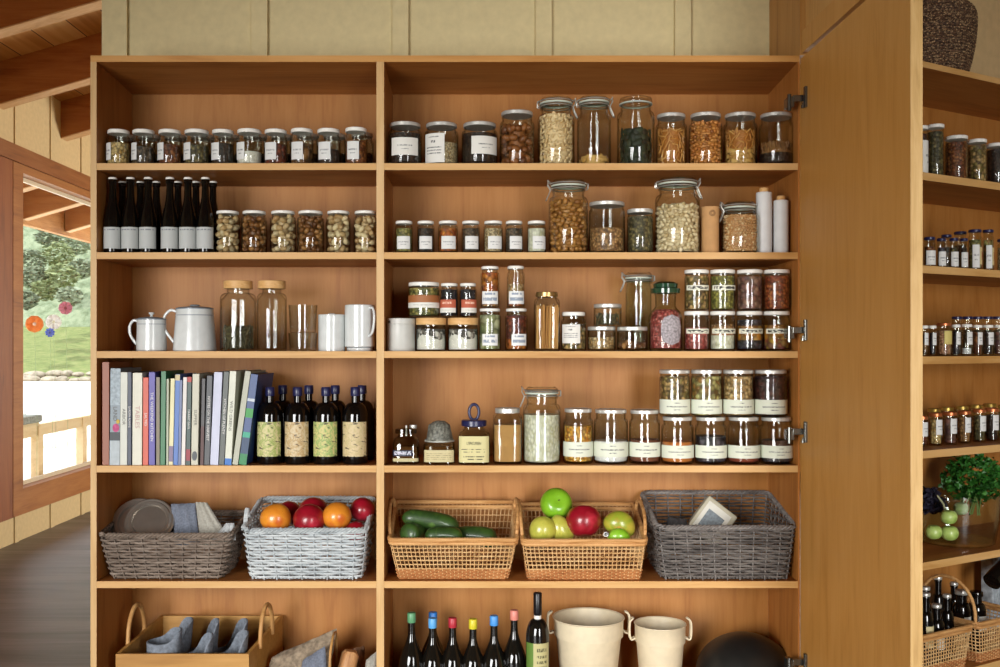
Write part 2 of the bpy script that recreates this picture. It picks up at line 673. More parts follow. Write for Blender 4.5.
# the short board and batten wall the shelving stands against
wm = MB()
wm.box(-1.395, 1.12, .366, .50, 0, zc(-1.395) + .9)
for px in (114.5, 259.5, 400.5, 543.8, 683.0):
    x = (px - PX) / F * 3.75
    hw = .046 if px < 120 else .029
    wm.box(x - hw, x + hw, .348, .366, 2.41, zc(x))
struct('wall_back', wm, plain('sage_cream_paint', '#d2c292', .7))
struct('wall_behind_camera', MB().box(XL, 4.6, -5.08, -4.98, 0, 6.0), M_cream)
struct('wall_right', MB().box(4.6, 4.7, -6.9, 8.3, 0, 6.0), M_cream)
for i, (xa, xb) in enumerate(((-3.3, -.8), (1.15, 2.35))):
    xa = max(xa, XL + .02)
    m = MB()
    for a, b, c, d in ((xa, xa + .06, .0, 2.25), (xb - .06, xb, .0, 2.25), ((xa + xb) / 2 - .04, (xa + xb) / 2 + .04, .0, 2.25),
                       (xa, xb, .0, .07), (xa, xb, 2.2, 2.28)):
        m.box(a, b, -4.97, -4.93, c, d)
    struct('window_%d' % (i + 2), m, M_frame)

# ------------------------------------------------------------------ outside
M_terr = plain('pale_paving', '#e9e4da', .8, noise=.05, nscale=3)
struct('terrace', MB().box(-60, XL - .12, -10, 60, -.16, -.06), M_terr)


def garden_mat(name, stops, scale, rough=.9):
    m, nt, p = newmat(name)
    tc = N(nt, 'ShaderNodeTexCoord')
    n1 = N(nt, 'ShaderNodeTexNoise', Scale=scale, Detail=8.0, Roughness=.7)
    nt.links.new(tc.outputs['Object'], n1.inputs['Vector'])
    nt.links.new(ramp(nt, n1.outputs[0], stops), p.inputs['Base Color'])
    p.inputs['Roughness'].default_value = rough
    p.inputs['Specular IOR Level'].default_value = .1
    return m


def hillmesh():
    mb = MB()
    nx, ny = 90, 60
    r = random.Random(3)
    vs, fs = [], []
    from mathutils import noise as mn
    for j in range(ny + 1):
        for i in range(nx + 1):
            x = -75 + 90 * i / nx
            t = j / ny
            yy = 43 + 45 * t
            z = -.1 + 2.5 * min(t / .31, 1) + 30 * max(0, t - .31)
            q = Vector((x * .25, yy * .25, z * .2))
            amp = .05 if t < .33 else 1.3
            z += amp * mn.fractal(q, 1.0, 2.1, 5)
            vs.append((x, yy, z))
    for j in range(ny):
        for i in range(nx):
            a = j * (nx + 1) + i
            fs.append((a, a + 1, a + nx + 2, a + nx + 1))
    mb.add(vs, fs)
    return mb


struct('hill', hillmesh(), garden_mat('hillside_scrub', [(.3, '#4c5a44'), (.45, '#728066'), (.58, '#8f9a80'), (.72, '#66755c')], 1.6), smooth=True)
tag(struct('meadow', MB().add([(-75, 42.2, .02), (12, 42.2, .02), (12, 56.9, 2.62), (-75, 56.9, 2.62), (-75, 42.2, -.3), (12, 42.2, -.3), (12, 56.9, 2.2), (-75, 56.9, 2.2)], [(0, 1, 2, 3), (7, 6, 5, 4), (0, 4, 5, 1), (3, 2, 6, 7), (0, 3, 7, 4), (1, 5, 6, 2)]), garden_mat('meadow_grass', [(.35, '#5e6b44'), (.5, '#748050'), (.65, '#8a8c60')], 2.5)),
    'strip of bright meadow grass at the foot of the green hillside', 'grass', kind='stuff')
st = MB()
r = random.Random(5)
x = -40.0
while x < -8:
    w = r.uniform(.5, 1.1)
    for k in range(2):
        st.blob((x + w / 2 + r.uniform(-.1, .1), 41.0 + k * .5, .02 + .22 * k + r.uniform(-.05, .05)), (w / 2, .35, r.uniform(.1, .2)), lev=1)
    x += w * .95
tag(st.build('stone_edging', plain('pale_stone', '#9c9282', .9, noise=.35, nscale=5)), 'low edging of rough pale stones between the terrace and the meadow', 'edging', kind='stuff')

# shrubs on the slope
def leafy(cx, cy, cz, s, n, seed, lo, hi):
    r = random.Random(seed)
    mb = MB()
    for _ in range(n):
        v = Vector((r.gauss(0, 1), r.gauss(0, 1), r.gauss(0, 1))).normalized() * s * r.uniform(.6, 1.0)
        M = Matrix.Rotation(r.uniform(0, 6.28), 3, 'Z') @ Matrix.Rotation(r.uniform(0, 3.1), 3, 'X')
        a = r.uniform(lo, hi)
        pts = [M @ Vector(p) * a for p in ((-1, 0, 0), (0, -.5, .1), (1, 0, 0), (0, .5, .1))]
        mb.add([(p.x + v.x, p.y + v.y, p.z + v.z * .8) for p in pts], [(0, 1, 2, 3)])
    return mb


SHR = [(34, 278, 52, 1.4, 'shrub above the orange flower on the hillside'), (62, 276, 52, 1.5, 'shrub between the frame and the shelving, mid hillside'), (76, 242, 60, 1.7, 'shrub high on the hillside by the shelving edge'),
       (26, 300, 48, 1.0, 'rounded shrub low on the hillside at the window frame'), (45, 290, 50, 1.2, 'shrub on the hillside above the white flower'),
       (70, 296, 49, 1.1, 'shrub on the hillside behind the pink flower'), (30, 262, 55, 1.6, 'greyish shrub high on the hillside near the frame'),
       (58, 255, 57, 1.7, 'broad shrub halfway up the hillside'), (82, 268, 54, 1.3, 'shrub beside the shelving edge on the hillside'),
       (50, 236, 62, 1.6, 'topmost shrub under the roof edge')]
for i, (px, py, d, s, lab) in enumerate(SHR):
    p = at(px, py, d - D0)
    g = leafy(0, 0, 0, s * .55, 420, i, .10, .2).build('shrub', pieces_mat('shrub_leaves_%d' % (i % 3), [(0, ('#526048', '#66744c', '#6f7d64')[i % 3]), (1, ('#84917a', '#8e9a6c', '#98a48c')[i % 3])], .8), loc=p, smooth=False)
    tag(g, lab, 'shrub', 'shrubs on the hillside')

# bench and low table just outside the glass
bp_ = at(38, 452, 8.6 - D0)
bench = thing('garden_bench', 'pale wooden bench outside the window with a grey cushion at one end', 'bench', (-4.55, 5.2, -.06))
Mb = wood('bench_wood', '#e2cda6', '#cdb488', '#ecdcba', 'Y', knots=False)


def wpt(px, py, X):
    """point on the plane x = X seen at a pixel"""
    d = (X) * F / (px - PX)
    return Vector((X, d - D0, ZC + (PY - py) / F * d))


BX = -3.95
a = wpt(20, 446, BX); b = wpt(86, 420, BX)
bench.location = (BX, 0, 0)
top0 = .60
ya, yb = wpt(22, 430, BX).y - .3, wpt(86, 418, BX).y + .35
zr = wpt(60, 424, BX).z
MB().box(-.06, .0, ya, yb, zr - .07, zr + .03).build('rail', Mb, bench, smooth=False)
for (px) in (40, 84):
    yy = wpt(px, 430, BX).y
    MB().box(-.06, .01, yy - .05, yy + .05, -.06, zr + .02).build('leg', Mb, bench, smooth=False)
    if px < 60:
        MB().box(-.40, -.33, yy - .35, yy - .25, -.06, zr + .02).build('leg', Mb, bench, smooth=False)
ce = wpt(41, 424, BX).y
sl = MB()
sl.box(-.42, -.01, ya, ce, zr - .0, zr + .05)
sl.build('seat', Mb, bench, smooth=False, bevel=.01)
cu = MB().box(-.44, .02, ya - .2, ce, zr + .05, zr + .12).build('cushion', plain('speckled_cushion', '#8f9a9c', .9, noise=.5, nscale=60), smooth=False, bevel=.02)
cu.location = bench.location
tag(cu, 'speckled grey-blue cushion lying on the pale garden bench', 'cushion')
tb = thing('garden_table', 'low pale table standing further out on the terrace', 'table', (-6.2, 0, 0))
ta, tb2 = wpt(56, 410, -6.2).y, wpt(70, 410, -6.2).y + 1.2
zt = wpt(60, 409, -6.2).z
MB().box(-.6, .0, ta, tb2, zt - .05, zt + .02).build('table_top', plain('pale_table', '#d9dcd8', .6), tb, smooth=False, bevel=.005)
for yy in (ta + .1, tb2 - .15):
    for xx in (-.55, -.08):
        MB().box(xx, xx + .05, yy, yy + .05, -.06, zt - .05).build('leg', plain('pale_table', '#d9dcd8', .6), tb, smooth=False)


# flowers on the pane
def petal_mat(col):
    m, nt, p = newmat('petal_' + col)
    p.inputs['Base Color'].default_value = lin(col)
    tl = N(nt, 'ShaderNodeBsdfTranslucent')
    tl.inputs[0].default_value = lin(col)
    mx = N(nt, 'ShaderNodeMixShader')
    mx.inputs[0].default_value = .7
    nt.links.new(p.outputs[0], mx.inputs[1])
    nt.links.new(tl.outputs[0], mx.inputs[2])
    nt.links.new(mx.outputs[0], nt.nodes['Material Output'].inputs[0])
    return m


def flower(px, py, size, n, col, core, lab, w=.5, tip=1.0):
    p = wpt(px, py, XL - .30 - .02 * n)
    r = size / F * (p.y + D0)
    t = thing('flower', lab, 'flower', p, 0, 'tall flowers outside the window')
    t.rotation_euler = (cam.location - p).to_track_quat('Z', 'Y').to_euler()
    mb = MB()
    for k in range(n):
        a = 2 * pi * k / n + .2
        pts = []
        for u, hw in ((.12, .04), (.45, w * .6), (.8, w * tip), (1, w * .5 * tip)):
            pts.append((u, hw))
        vs, fs = [], []
        for u, hw in pts:
            for s in (-1, 0, 1):
                q = Vector((u * r, s * hw * r * 2 * pi / n * 1.0, (.004 if s == 0 else 0) + .002 * (k % 2)))
                vs.append((q.x * cos(a) - q.y * sin(a), q.x * sin(a) + q.y * cos(a), q.z))
        for i in range(3):
            for s in range(2):
                A = i * 3 + s
                fs.append((A, A + 3, A + 4, A + 1))
        mb.add(vs, fs)
    o = mb.build('petals', petal_mat(col), t)
    sm = o.modifiers.new('solid', 'SOLIDIFY')
    sm.thickness = .0015
    MB().blob((0, 0, .006), (r * .22, r * .22, .006)).build('flower_centre', plain('core_' + core, core, .7), t)
    Ri = t.rotation_euler.to_matrix().inverted()
    pts = [Ri @ Vector(q) for q in ((0, 0, -.01), (.01, .03, -p.z * .5), (.0, .04, -p.z - .05))]
    MB().tube([(0, 0, -.004)] + pts, .0016, 5).build('stem', plain('flower_stem', '#a9bf94', .7), t)


flower(34.5, 324, 8.2, 9, '#ffc980', '#f4d0c0', 'orange flower with a pale centre beyond the window glass', .9)
flower(53.5, 322, 7.2, 8, '#ffffff', '#f4f8e6', 'white rounded flower beyond the window glass', .85)
flower(50, 332.5, 4.6, 9, '#6a86e6', '#2b3f9a', 'small blue cornflower beyond the window glass below the white one', .35)
flower(65.5, 308, 6.5, 8, '#e0a4b8', '#8c2f4c', 'dusty pink flower beyond the window glass, highest of the four', .5)

# ------------------------------------------------------------------ the shelving
XA, XB = (90.5 - PX) / 300, (801 - PX) / 300     # outer faces
XD0, XD1 = (376.5 - PX) / 300, (384 - PX) / 300  # divider
T = .021
ROW = {0: ZC + (PY - 55.5) / 300, 1: ZC + (PY - 163.2) / 300, 2: ZC + (PY - 252.3) / 300, 3: ZC + (PY - 351.2) / 300,
       4: ZC + (PY - 465.6) / 300, 5: ZC + (PY - 581.3) / 300, 6: .20}
cab = thing('pantry_shelving', 'tall open oak shelving filled with jars, books, bottles and baskets, its door standing open', 'shelving')
XAi = (96.5 - PX) / 300
XBi = 1.06
E = .003
MB().box(XA, XAi, E, .352, 0, ROW[0] - T).build('side_panel', M_side, cab, smooth=False)
MB().box(XA, XAi, 0, E, 0, ROW[0] - T).build('edge_band', M_edgeZ, cab, smooth=False)
MB().box(XBi, XBi + .006, .0, .352, 0, ROW[0] - T).build('side_panel', M_side, cab, smooth=False)
MB().box(XD0, XD1, E, .352, 0, ROW[0] - T).build('divider', M_side, cab, smooth=False)
MB().box(XD0, XD1, 0, E, 0, ROW[0] - T).build('edge_band', M_edgeZ, cab, smooth=False)
tbm = MB()
for xa, xb in ((XA, XAi), (XAi, XD0), (XD0, XD1), (XD1, XBi), (XBi, XBi + .006)):
    dz = 0 if (xa, xb) in ((XA, XAi), (XD0, XD1), (XBi, XBi + .006)) else .022
    tbm.add([(xa, E, ROW[0] - T), (xb, E, ROW[0] - T), (xb, .352, ROW[0] - T - dz), (xa, .352, ROW[0] - T - dz),
             (xa, E, ROW[0]), (xb, E, ROW[0]), (xb, .352, ROW[0]), (xa, .352, ROW[0])],
            [(3, 2, 1, 0), (4, 5, 6, 7), (0, 1, 5, 4), (2, 3, 7, 6), (1, 2, 6, 5), (3, 0, 4, 7)])
tbm.build('top_board', M_shelf, cab, smooth=False)
MB().box(XA, XBi + .006, 0, E, ROW[0] - T, ROW[0]).build('edge_band', wood('edge_wood_top', '#c18a48', '#a86f30', '#cc9856', 'X'), cab, smooth=False)
MB().box(XA, XBi, .3525, .3645, 0, ROW[0]).build('back_panel', M_back, cab, smooth=False)
for k in range(1, 7):
    for (xa, xb) in ((XAi + .0005, XD0 - .0005), (XD1 + .0005, XBi - .0005)):
        MB().box(xa, xb, E, .352, ROW[k] - .0225, ROW[k]).build('shelf', M_shelf, cab, smooth=False)
        MB().box(xa, xb, 0, E, ROW[k] - .0225, ROW[k]).build('edge_band', M_edge, cab, smooth=False)
MB().box(XAi, XBi, .03, .05, 0, .176).build('plinth', M_side, cab, smooth=False)
DX = 1.0675
DL = .87
door = MB().box(DX, DX + .030, -DL + .001, -.002, .02, ROW[0] - .012).build('door', M_door, cab, smooth=False)
MB().box(DX + .0, DX + .030, -DL - .001, -DL + .001, .02, ROW[0] - .012).build('door_edge', M_ply, door, smooth=False)


def hinge(z):
    m = MB()
    m.box(DX - .008, DX + .001, -.075, -.058, z - .034, z + .034)      # plate seen edge on
    m.box(DX - .014, DX - .008, -.07, -.06, z - .03, z - .018)
    m.box(DX - .040, DX - .006, -.052, -.030, z - .010, z + .010)        # arm
    m.box(DX - .055, DX - .035, -.05, -.002, z - .028, z + .006)
    m.tube([(DX - .05, -.045, z - .04), (DX - .05, -.045, z + .014)], .007)
    m.tube([(DX - .012, -.066, z - .036), (DX - .012, -.066, z - .026)], .006)
    m.build('hinge', plain('hinge_metal', '#74746f', .2, .9), door, smooth=False, bevel=.001)


for py in (97, 330, 432, 664):
    hinge(ZC + (PY - py) / 306)

# side wall in wood above, with a fixed panel over the door
up = MB()
up.box(1.0665, 1.10, .0, .36, ROW[0] + .001, 3.2)
struct('trim_3', up, wood('upright_wood', '#a8763a', '#8c5c28', '#b48446', 'Z'))
pan = thing('overhead_panel', 'fixed wooden panel above the open door of the shelving', 'panel', (DX, 0, 0))
z0 = ROW[0] + .006
MB().box(.004, .034, -1.2, -.004, z0, z0 + .075).build('rail', M_door, pan, smooth=False)
MB().box(.016, .028, -1.2, -.004, z0 + .075, 3.2).build('board', wood('panel_wood', '#b98848', '#9f6e34', '#c59555', 'Z'), pan, smooth=False)

# ------------------------------------------------------------------ right-hand shelving unit (angled)
P0 = Vector((442 / F * 3.45, 3.45 - D0))
U = Vector((.857, .515)).normalized()
V = Vector((-U.y, U.x))
RANG = math.atan2(U.y, U.x)
RROW = {0: 2.398, 1: ZC + (PY - 172) / F * 3.45, 2: ZC + (PY - 265.3) / F * 3.45, 3: ZC + (PY - 356.5) / F * 3.45,
        4: ZC + (PY - 451) / F * 3.45, 5: ZC + (PY - 563) / F * 3.45, 6: .30}


def rpt(px, v):
    """world x,y on the right unit, v metres behind its front, seen at px"""
    k = (px - PX) / F
    # (P0.x + u U.x + v V.x) = k * (P0.y + D0 + u U.y + v V.y)
    u = (k * (P0.y + D0 + v * V.y) - P0.x - v * V.x) / (U.x - k * U.y)
    q = P0 + U * u + V * v
    return q.x, q.y


rc = thing('corner_shelving', 'second open oak shelving unit beyond the door, turned away at an angle', 'shelving', (P0.x, P0.y, 0), RANG)
UA, UB = -.13, 1.5
RD = .36
MB().box(UA, UA + .022, 0, RD, 0, RROW[0] - .02).build('side_panel', M_side, rc, smooth=False)
MB().box(UB, UB + .022, 0, RD, 0, RROW[0] - .02).build('side_panel', M_side, rc, smooth=False)
MB().box(UA, UB + .022, E, RD, RROW[0] - .02, RROW[0]).build('top_board', M_shelf, rc, smooth=False)
MB().box(UA, UB + .022, 0, E, RROW[0] - .02, RROW[0]).build('edge_band', M_edge, rc, smooth=False)
MB().box(UA, UB + .022, RD, RD + .012, 0, RROW[0]).build('back_panel', M_back, rc, smooth=False)
for k in range(1, 7):
    MB().box(UA + .0225, UB - .0005, E, RD - .0005, RROW[k] - .026, RROW[k]).build('shelf', M_shelf, rc, smooth=False)
    MB().box(UA + .0225, UB - .0005, 0, E, RROW[k] - .026, RROW[k]).build('edge_band', M_edge, rc, smooth=False)
wr = MB()
Mw = Matrix.Translation((P0.x, P0.y, 0)) @ Matrix.Rotation(RANG, 4, 'Z')
wr.box(.02, 3.0, RD + .016, RD + .1, 0, 4.2, M=Mw)
xx, yy = rpt(958, RD + .016)
wr.box(.5, .55, RD + .001, RD + .017, 2.41, 4.2, M=Mw)
struct('wall_corner', wr, plain('tan_paint', '#cdb283', .7))

# ------------------------------------------------------------------ jar contents
G = {}
def g(k, *a, **kw):
    G[k] = grain(k, *a, **kw)
    return G[k]


g('chickpeas', '#d9b878', '#c49a55', '#e2c78e', size=.0065)
g('dark_seeds', '#3a3129', '#75604a', '#54463a', size=.005)
g('brown_spice', '#7a3f20', '#a86a3a', '#5a2c18', size=.006)
g('olive_herb', '#5b5336', '#8a7b4e', '#3d3a28', size=.006)
g('dark_tea', '#2e2420', '#4c382c', '#1f1916', size=.005)
g('salt', '#e9e6da', '#d8d3c2', '#f2f0e8', size=.003, gap=.8)
g('red_brown', '#6e2a1c', '#92452c', '#451a14', size=.007)
g('walnut_mix', '#8a5e34', '#b98950', '#4d3220', size=.016, gap=.2)
g('mushrooms', '#c9a878', '#5f4a34', '#e0c99c', size=.022, gap=.15)
g('pale_seed', '#cdb48a', '#a88a5c', '#dcc9a4', size=.004)
g('green_mix', '#7a7a44', '#a79a58', '#5a6038', size=.007)
g('green_seed', '#6b6a35', '#a5a04c', '#8a8440', size=.0055)
g('pistachio_mix', '#a3763c', '#c9c07a', '#6e5a2c', size=.011)
g('pumpkin_mix', '#8d7c42', '#c9a46a', '#55402a', size=.008)
g('brown_grain', '#a9794a', '#c99c66', '#7d5430', size=.0055)
g('dark_beans', '#3c1c1c', '#5a2c28', '#281012', size=.008)
g('corn', '#e3a02c', '#c47a1c', '#f0c060', size=.0065)
g('oats', '#c9a26c', '#e0c498', '#a27c48', size=.006)
g('lentil_red', '#a44a26', '#c8743c', '#7c3018', size=.006)
g('pink_salt', '#b4524c', '#d98078', '#962f30', size=.005)
g('peach_salt', '#c28a68', '#dbb08e', '#a0663e', size=.004)
g('rice', '#dcdcc6', '#c9c8a8', '#ebebdc', size=.0055, gap=.7, stretch=.6)
g('barley', '#c29c64', '#e0c088', '#96703c', size=.007)
g('dried_orange', '#d08a28', '#e8b860', '#8c4c1c', size=.018, gap=.3)
g('layer_dark', '#1c1a22', '#54505c', '#2c2834', size=.012, gap=.3)
g('green_pickle', '#a8ac80', '#c9cca4', '#7c8858', size=.02, gap=.4)
g('orange_spice', '#b8601c', '#d88838', '#8c3c10', size=.01)
g('seaweed', '#16201a', '#2c3a2c', '#0e1410', size=.03, gap=.3)
g('coffee', '#2a1712', '#3c241a', '#1a0e0a', size=.006)
g('nuts_red', '#6a3420', '#9a5630', '#482014', size=.022, gap=.2)
g('mauve', '#8c5c50', '#a8806a', '#6c4a4c', size=.012)
g('mixed_colour', '#a05028', '#c8a040', '#5c2c4c', size=.014, gap=.4)
POW = {}
def pw(k, c, n=.08, s=60):
    POW[k] = plain(k, c, .9, noise=n, nscale=s, bump=.3)
    G[k] = POW[k]


pw('flour', '#e8e6e0'); pw('sugar_brown', '#b98c54'); pw('orange_powder', '#b86a2a', .15); pw('paprika', '#7c3420', .2)
pw('cocoa', '#4a2a1e', .25); pw('charcoal', '#1c1b1e', .4); pw('tea_dark', '#241c18', .4); pw('bean_rust', '#6c3c28', .3)
pw('white_flake', '#dfe0e2', .12, 120); pw('pale_green_stuff', '#a9b088', .3, 40)
LIQ = plain('amber_oil', '#4c2c08', .15, spec=.6); G['amber_oil'] = LIQ
P_cashew = pieces_mat('cashew', [(0, '#e2c28c'), (.5, '#f0d8ac'), (1, '#cda468')])
P_nut = pieces_mat('brazil_nut', [(0, '#6a3a1c'), (.5, '#93592c'), (1, '#4a2412')])
P_almond = pieces_mat('almond', [(0, '#96622e'), (.5, '#b5803f'), (1, '#7c4a20')])
P_stick = pieces_mat('noodle_bits', [(0, '#d89a4c'), (.5, '#b5702c'), (1, '#e8b870')])
P_granola = pieces_mat('granola', [(0, '#b56a2c'), (.5, '#d08e48'), (1, '#7c4018')])
P_gnocchi = pieces_mat('pale_pea', [(0, '#dcc69c'), (.5, '#ead9b6'), (1, '#c8ae80')])
P_oat = pieces_mat('oat_flake', [(0, '#d2a673'), (.5, '#b98450'), (1, '#e8cca0')])
P_mush = pieces_mat('dried_mushroom', [(0, '#d9bc8c'), (.4, '#a37c4c'), (.7, '#e6d2a8'), (1, '#4d3826')])
P_walnut = pieces_mat('walnut', [(0, '#8a5a2c'), (.5, '#5c3418'), (1, '#b5824a')])
P_wax = pieces_mat('dried_leaf', [(0, '#1c2418'), (.5, '#2e3a24'), (1, '#121610')], .6)
P_ginger = pieces_mat('ginger_slice', [(0, '#c99648'), (.5, '#dfb56c'), (1, '#a87430')])
P_chip = pieces_mat('bark_curl', [(0, '#6c3a28'), (.5, '#c09058'), (1, '#3c1c1c')])
P_herb = pieces_mat('dried_herb', [(0, '#5c553c'), (.5, '#3e3a2a'), (1, '#7c7450')], .9)
PIECES = {'cashews': (P_cashew, 'crescent', .0165), 'brazil_nuts': (P_nut, 'nut', .028), 'almonds': (P_almond, 'nut', .020),
          'noodle_bits': (P_stick, 'stick', .015), 'granola': (P_granola, 'nut', .0135), 'pale_peas': (P_gnocchi, 'nut', .0165),
          'oats_flakes': (P_oat, 'nut', .0095), 'mushroom_slices': (P_mush, 'nut', .023), 'walnuts': (P_walnut, 'nut', .019),
          'black_leaves': (P_wax, 'leaf', .020), 'ginger': (P_ginger, 'leaf', .016), 'bark': (P_chip, 'stick', .014),
          'herb_stems': (P_herb, 'stick', .014)}


def pieces(mb, kind, r, z0, z1, jitter=1.0, n=2.0):
    mat, shape, s = PIECES[kind]
    ring = max(6, int(2 * pi * r / (s * 1.15)))
    rows = max(1, int((z1 - z0) / (s * .95)))
    spots = []
    for j in range(rows):
        z = z0 + s * .45 + (z1 - z0 - s * .9) * (j / max(1, rows - 1)) if rows > 1 else (z0 + z1) / 2
        for i in range(ring):
            a = 2 * pi * (i + .5 * (j % 2) + rnd.uniform(-.2, .2)) / ring
            rr = r - s * .42 - rnd.uniform(0, .15) * s
            spots.append((rr * cos(a), rr * sin(a), z + rnd.uniform(-.25, .25) * s * jitter, a))
    k = int((r / s) ** 2 * 1.6)
    for _ in range(k):
        q = sqrt(rnd.random()) * (r - s * .5)
        a = rnd.uniform(0, 2 * pi)
        spots.append((q * cos(a), q * sin(a), z1 - s * rnd.uniform(.0, .5), a))
    for x, y, z, a in spots:
        if shape == 'nut':
            M = rot()
            mb.blob((x, y, z), (s * .62, s * .42, s * .40), M, 0, 1)
        elif shape == 'crescent':
            M = Matrix.Rotation(a, 3, 'Z') @ Matrix.Rotation(rnd.uniform(0, 6.3), 3, 'X')
            pts = []
            for q in range(5):
                th = pi * (.1 + .8 * q / 4)
                pts.append(tuple(M @ Vector((0, cos(th) * s * .42, sin(th) * s * .42 - s * .2)) + Vector((x, y, z))))
            mb.tube(pts, s * .26, 6, taper=[.6, 1, 1.05, 1, .6])
        elif shape == 'stick':
            M = Matrix.Rotation(a, 3, 'Z') @ Matrix.Rotation(rnd.uniform(0, 6.3), 3, 'X')
            d = M @ Vector((0, s * .75, 0))
            mb.tube([(x - d.x, y - d.y, z - d.z), (x + d.x, y + d.y, z + d.z)], s * .15, 5)
        elif shape == 'leaf':
            M = Matrix.Rotation(a, 3, 'Z') @ Matrix.Rotation(rnd.uniform(0, 6.3), 3, 'X')
            mb.blob((x, y, z), (s * .12, s * .62, s * .45), M, 0, 1)
    return mat


def fill_mass(root, layers, r, z0, h, n=2.0, name='contents', rag=.03):
    """layers: (fraction of height, key) from the bottom up"""
    z = z0
    r_a = r - PIECES[layers[0][1]][2] if layers[0][1] in PIECES else r
    prof, mats, mis = [(0, z0), (r_a * .93, z0), (r_a, z0 + .004)], [], []
    idx = {}

    def mi(k):
        if k not in idx:
            idx[k] = len(mats)
            mats.append(G.get(k) or PIECES[k][0])
        return idx[k]
    mis += [mi(layers[0][1])] * 2
    pz = []
    for fr, k in layers:
        z1 = z + fr * h
        rr = r
        if k in PIECES:
            pz.append((k, z, z1))
            rr = r - PIECES[k][2] * 1.0
        steps = 2
        for q in range(steps):
            prof.append((rr, z + (z1 - z) * (q + 1) / steps))
            mis.append(mi(k))
        z = z1
    k = layers[-1][1]
    prof += [(r * .55, z + h * rag * .6), (0, z + h * rag)]
    mis += [mi(k)] * 2
    mb = MB()
    mb.lathe(prof, 26, n=n, mats=mis, jit=.0)
    mass_mats = list(mats)
    for k, a, b in pz:
        m2 = MB()
        pieces(m2, k, r, a, b)
        mb.add(m2.v, m2.f, idx[k])
    mb.build(name, mass_mats, root)


# labels on paper
L_SM = paper('small_label', '#d6d6d2', '#8a8c8c', rows=((.55, .045, .36), (.35, .03, .2)), density=30)
L_BAND = paper('band_label', '#d2d6c4', rows=((.5, .045, .26), (.28, .03, .08), (.76, .03, .06)), density=60)
L_WHITE = paper('white_label', '#dbd9d0', '#7a7c7a', rows=((.55, .035, .26), (.35, .02, .14)), density=44)
L_BIG = paper('big_label', '#dcdad2', rows=((.72, .04, .10), (.52, .02, .36), (.42, .02, .36), (.32, .02, .36), (.88, .02, .25)), density=44)
L_TAG = paper('grey_print_label', '#dedfdd', '#8b97a6', rows=((.8, .08, .3), (.38, .13, .42)), density=9, thr=.40)
L_CLEAR = paper('narrow_band_label', '#dcdcc8', '#3c3c38', rows=((.5, .28, .42),), density=11, thr=.46)
L_RUST = paper('rust_label', '#b2583c', '#e8c8b0', rows=((.6, .12, .25),), density=22)
L_RUST2 = plain('brown_band', '#9a6034', .6)
L_WINE = paper('wine_label', '#b4b7b4', '#7c8086', rows=((.88, .03, .36),), density=16)
L_CREAM = paper('cream_label', '#c9c08c', '#4c4a34', rows=((.78, .10, .44), (.5, .02, .36), (.4, .02, .36), (.25, .02, .3), (.14, .02, .3)), density=14, thr=.44)
L_TAN = paper('tan_label', '#c2b68a', '#8c825c', rows=((.7, .03, .4), (.55, .03, .4), (.4, .03, .4), (.25, .03, .4)), density=30)


def jar_body(root, r, h, neck=.86, shoulder=.80, sw=.0025, mat=None, n=2.0, top=1.0, name='glass_body', seg=32, base_r=.92):
    """h: height of the glass itself"""
    rn = r * neck
    zs = h * shoulder
    zn = zs + min((r - rn) * 1.3 + .004, (h - zs) * .6)
    w = sw
    prof = [(0, .002), (r * base_r * .8, .0015), (r * base_r, 0), (r, r * .12), (r, zs * .5), (r, zs - .002)]
    for q in (.25, .5, .75, 1):
        a = q * pi / 2
        prof.append((r - (r - rn) * (1 - cos(a)), zs + (zn - zs) * sin(a)))
    prof += [(rn, h * top), (rn - w, h * top), (rn - w, zn), (r - w, zs - .004), (r - w, r * .14 + w), (r * .85, w + .003), (0, w + .004)]
    return MB().lathe(prof, seg, n=n).build(name, mat or M_glass, root)


def lid_simple(root, r, z, h, mat, top_mat=None, name='lid', n=2.0, dish=True):
    prof = [(r - .0015, z), (r, z + .0012), (r, z + h - .002), (r - .002, z + h)]
    if dish:
        prof += [(r - .005, z + h), (r - .0065, z + h - .0016), (0, z + h - .0016)]
    else:
        prof += [(0, z + h)]
    mats = [0] * (len(prof) - 1)
    if top_mat:
        mats = [0] * 1 + [0] + [1] * (len(prof) - 3)
    mb = MB().lathe(prof, 32, mats=mats, n=n)
    # underside
    mb.lathe([(0, z + .001), (r - .0015, z)], 32, n=n)
    return mb.build(name, [mat, top_mat] if top_mat else mat, root)


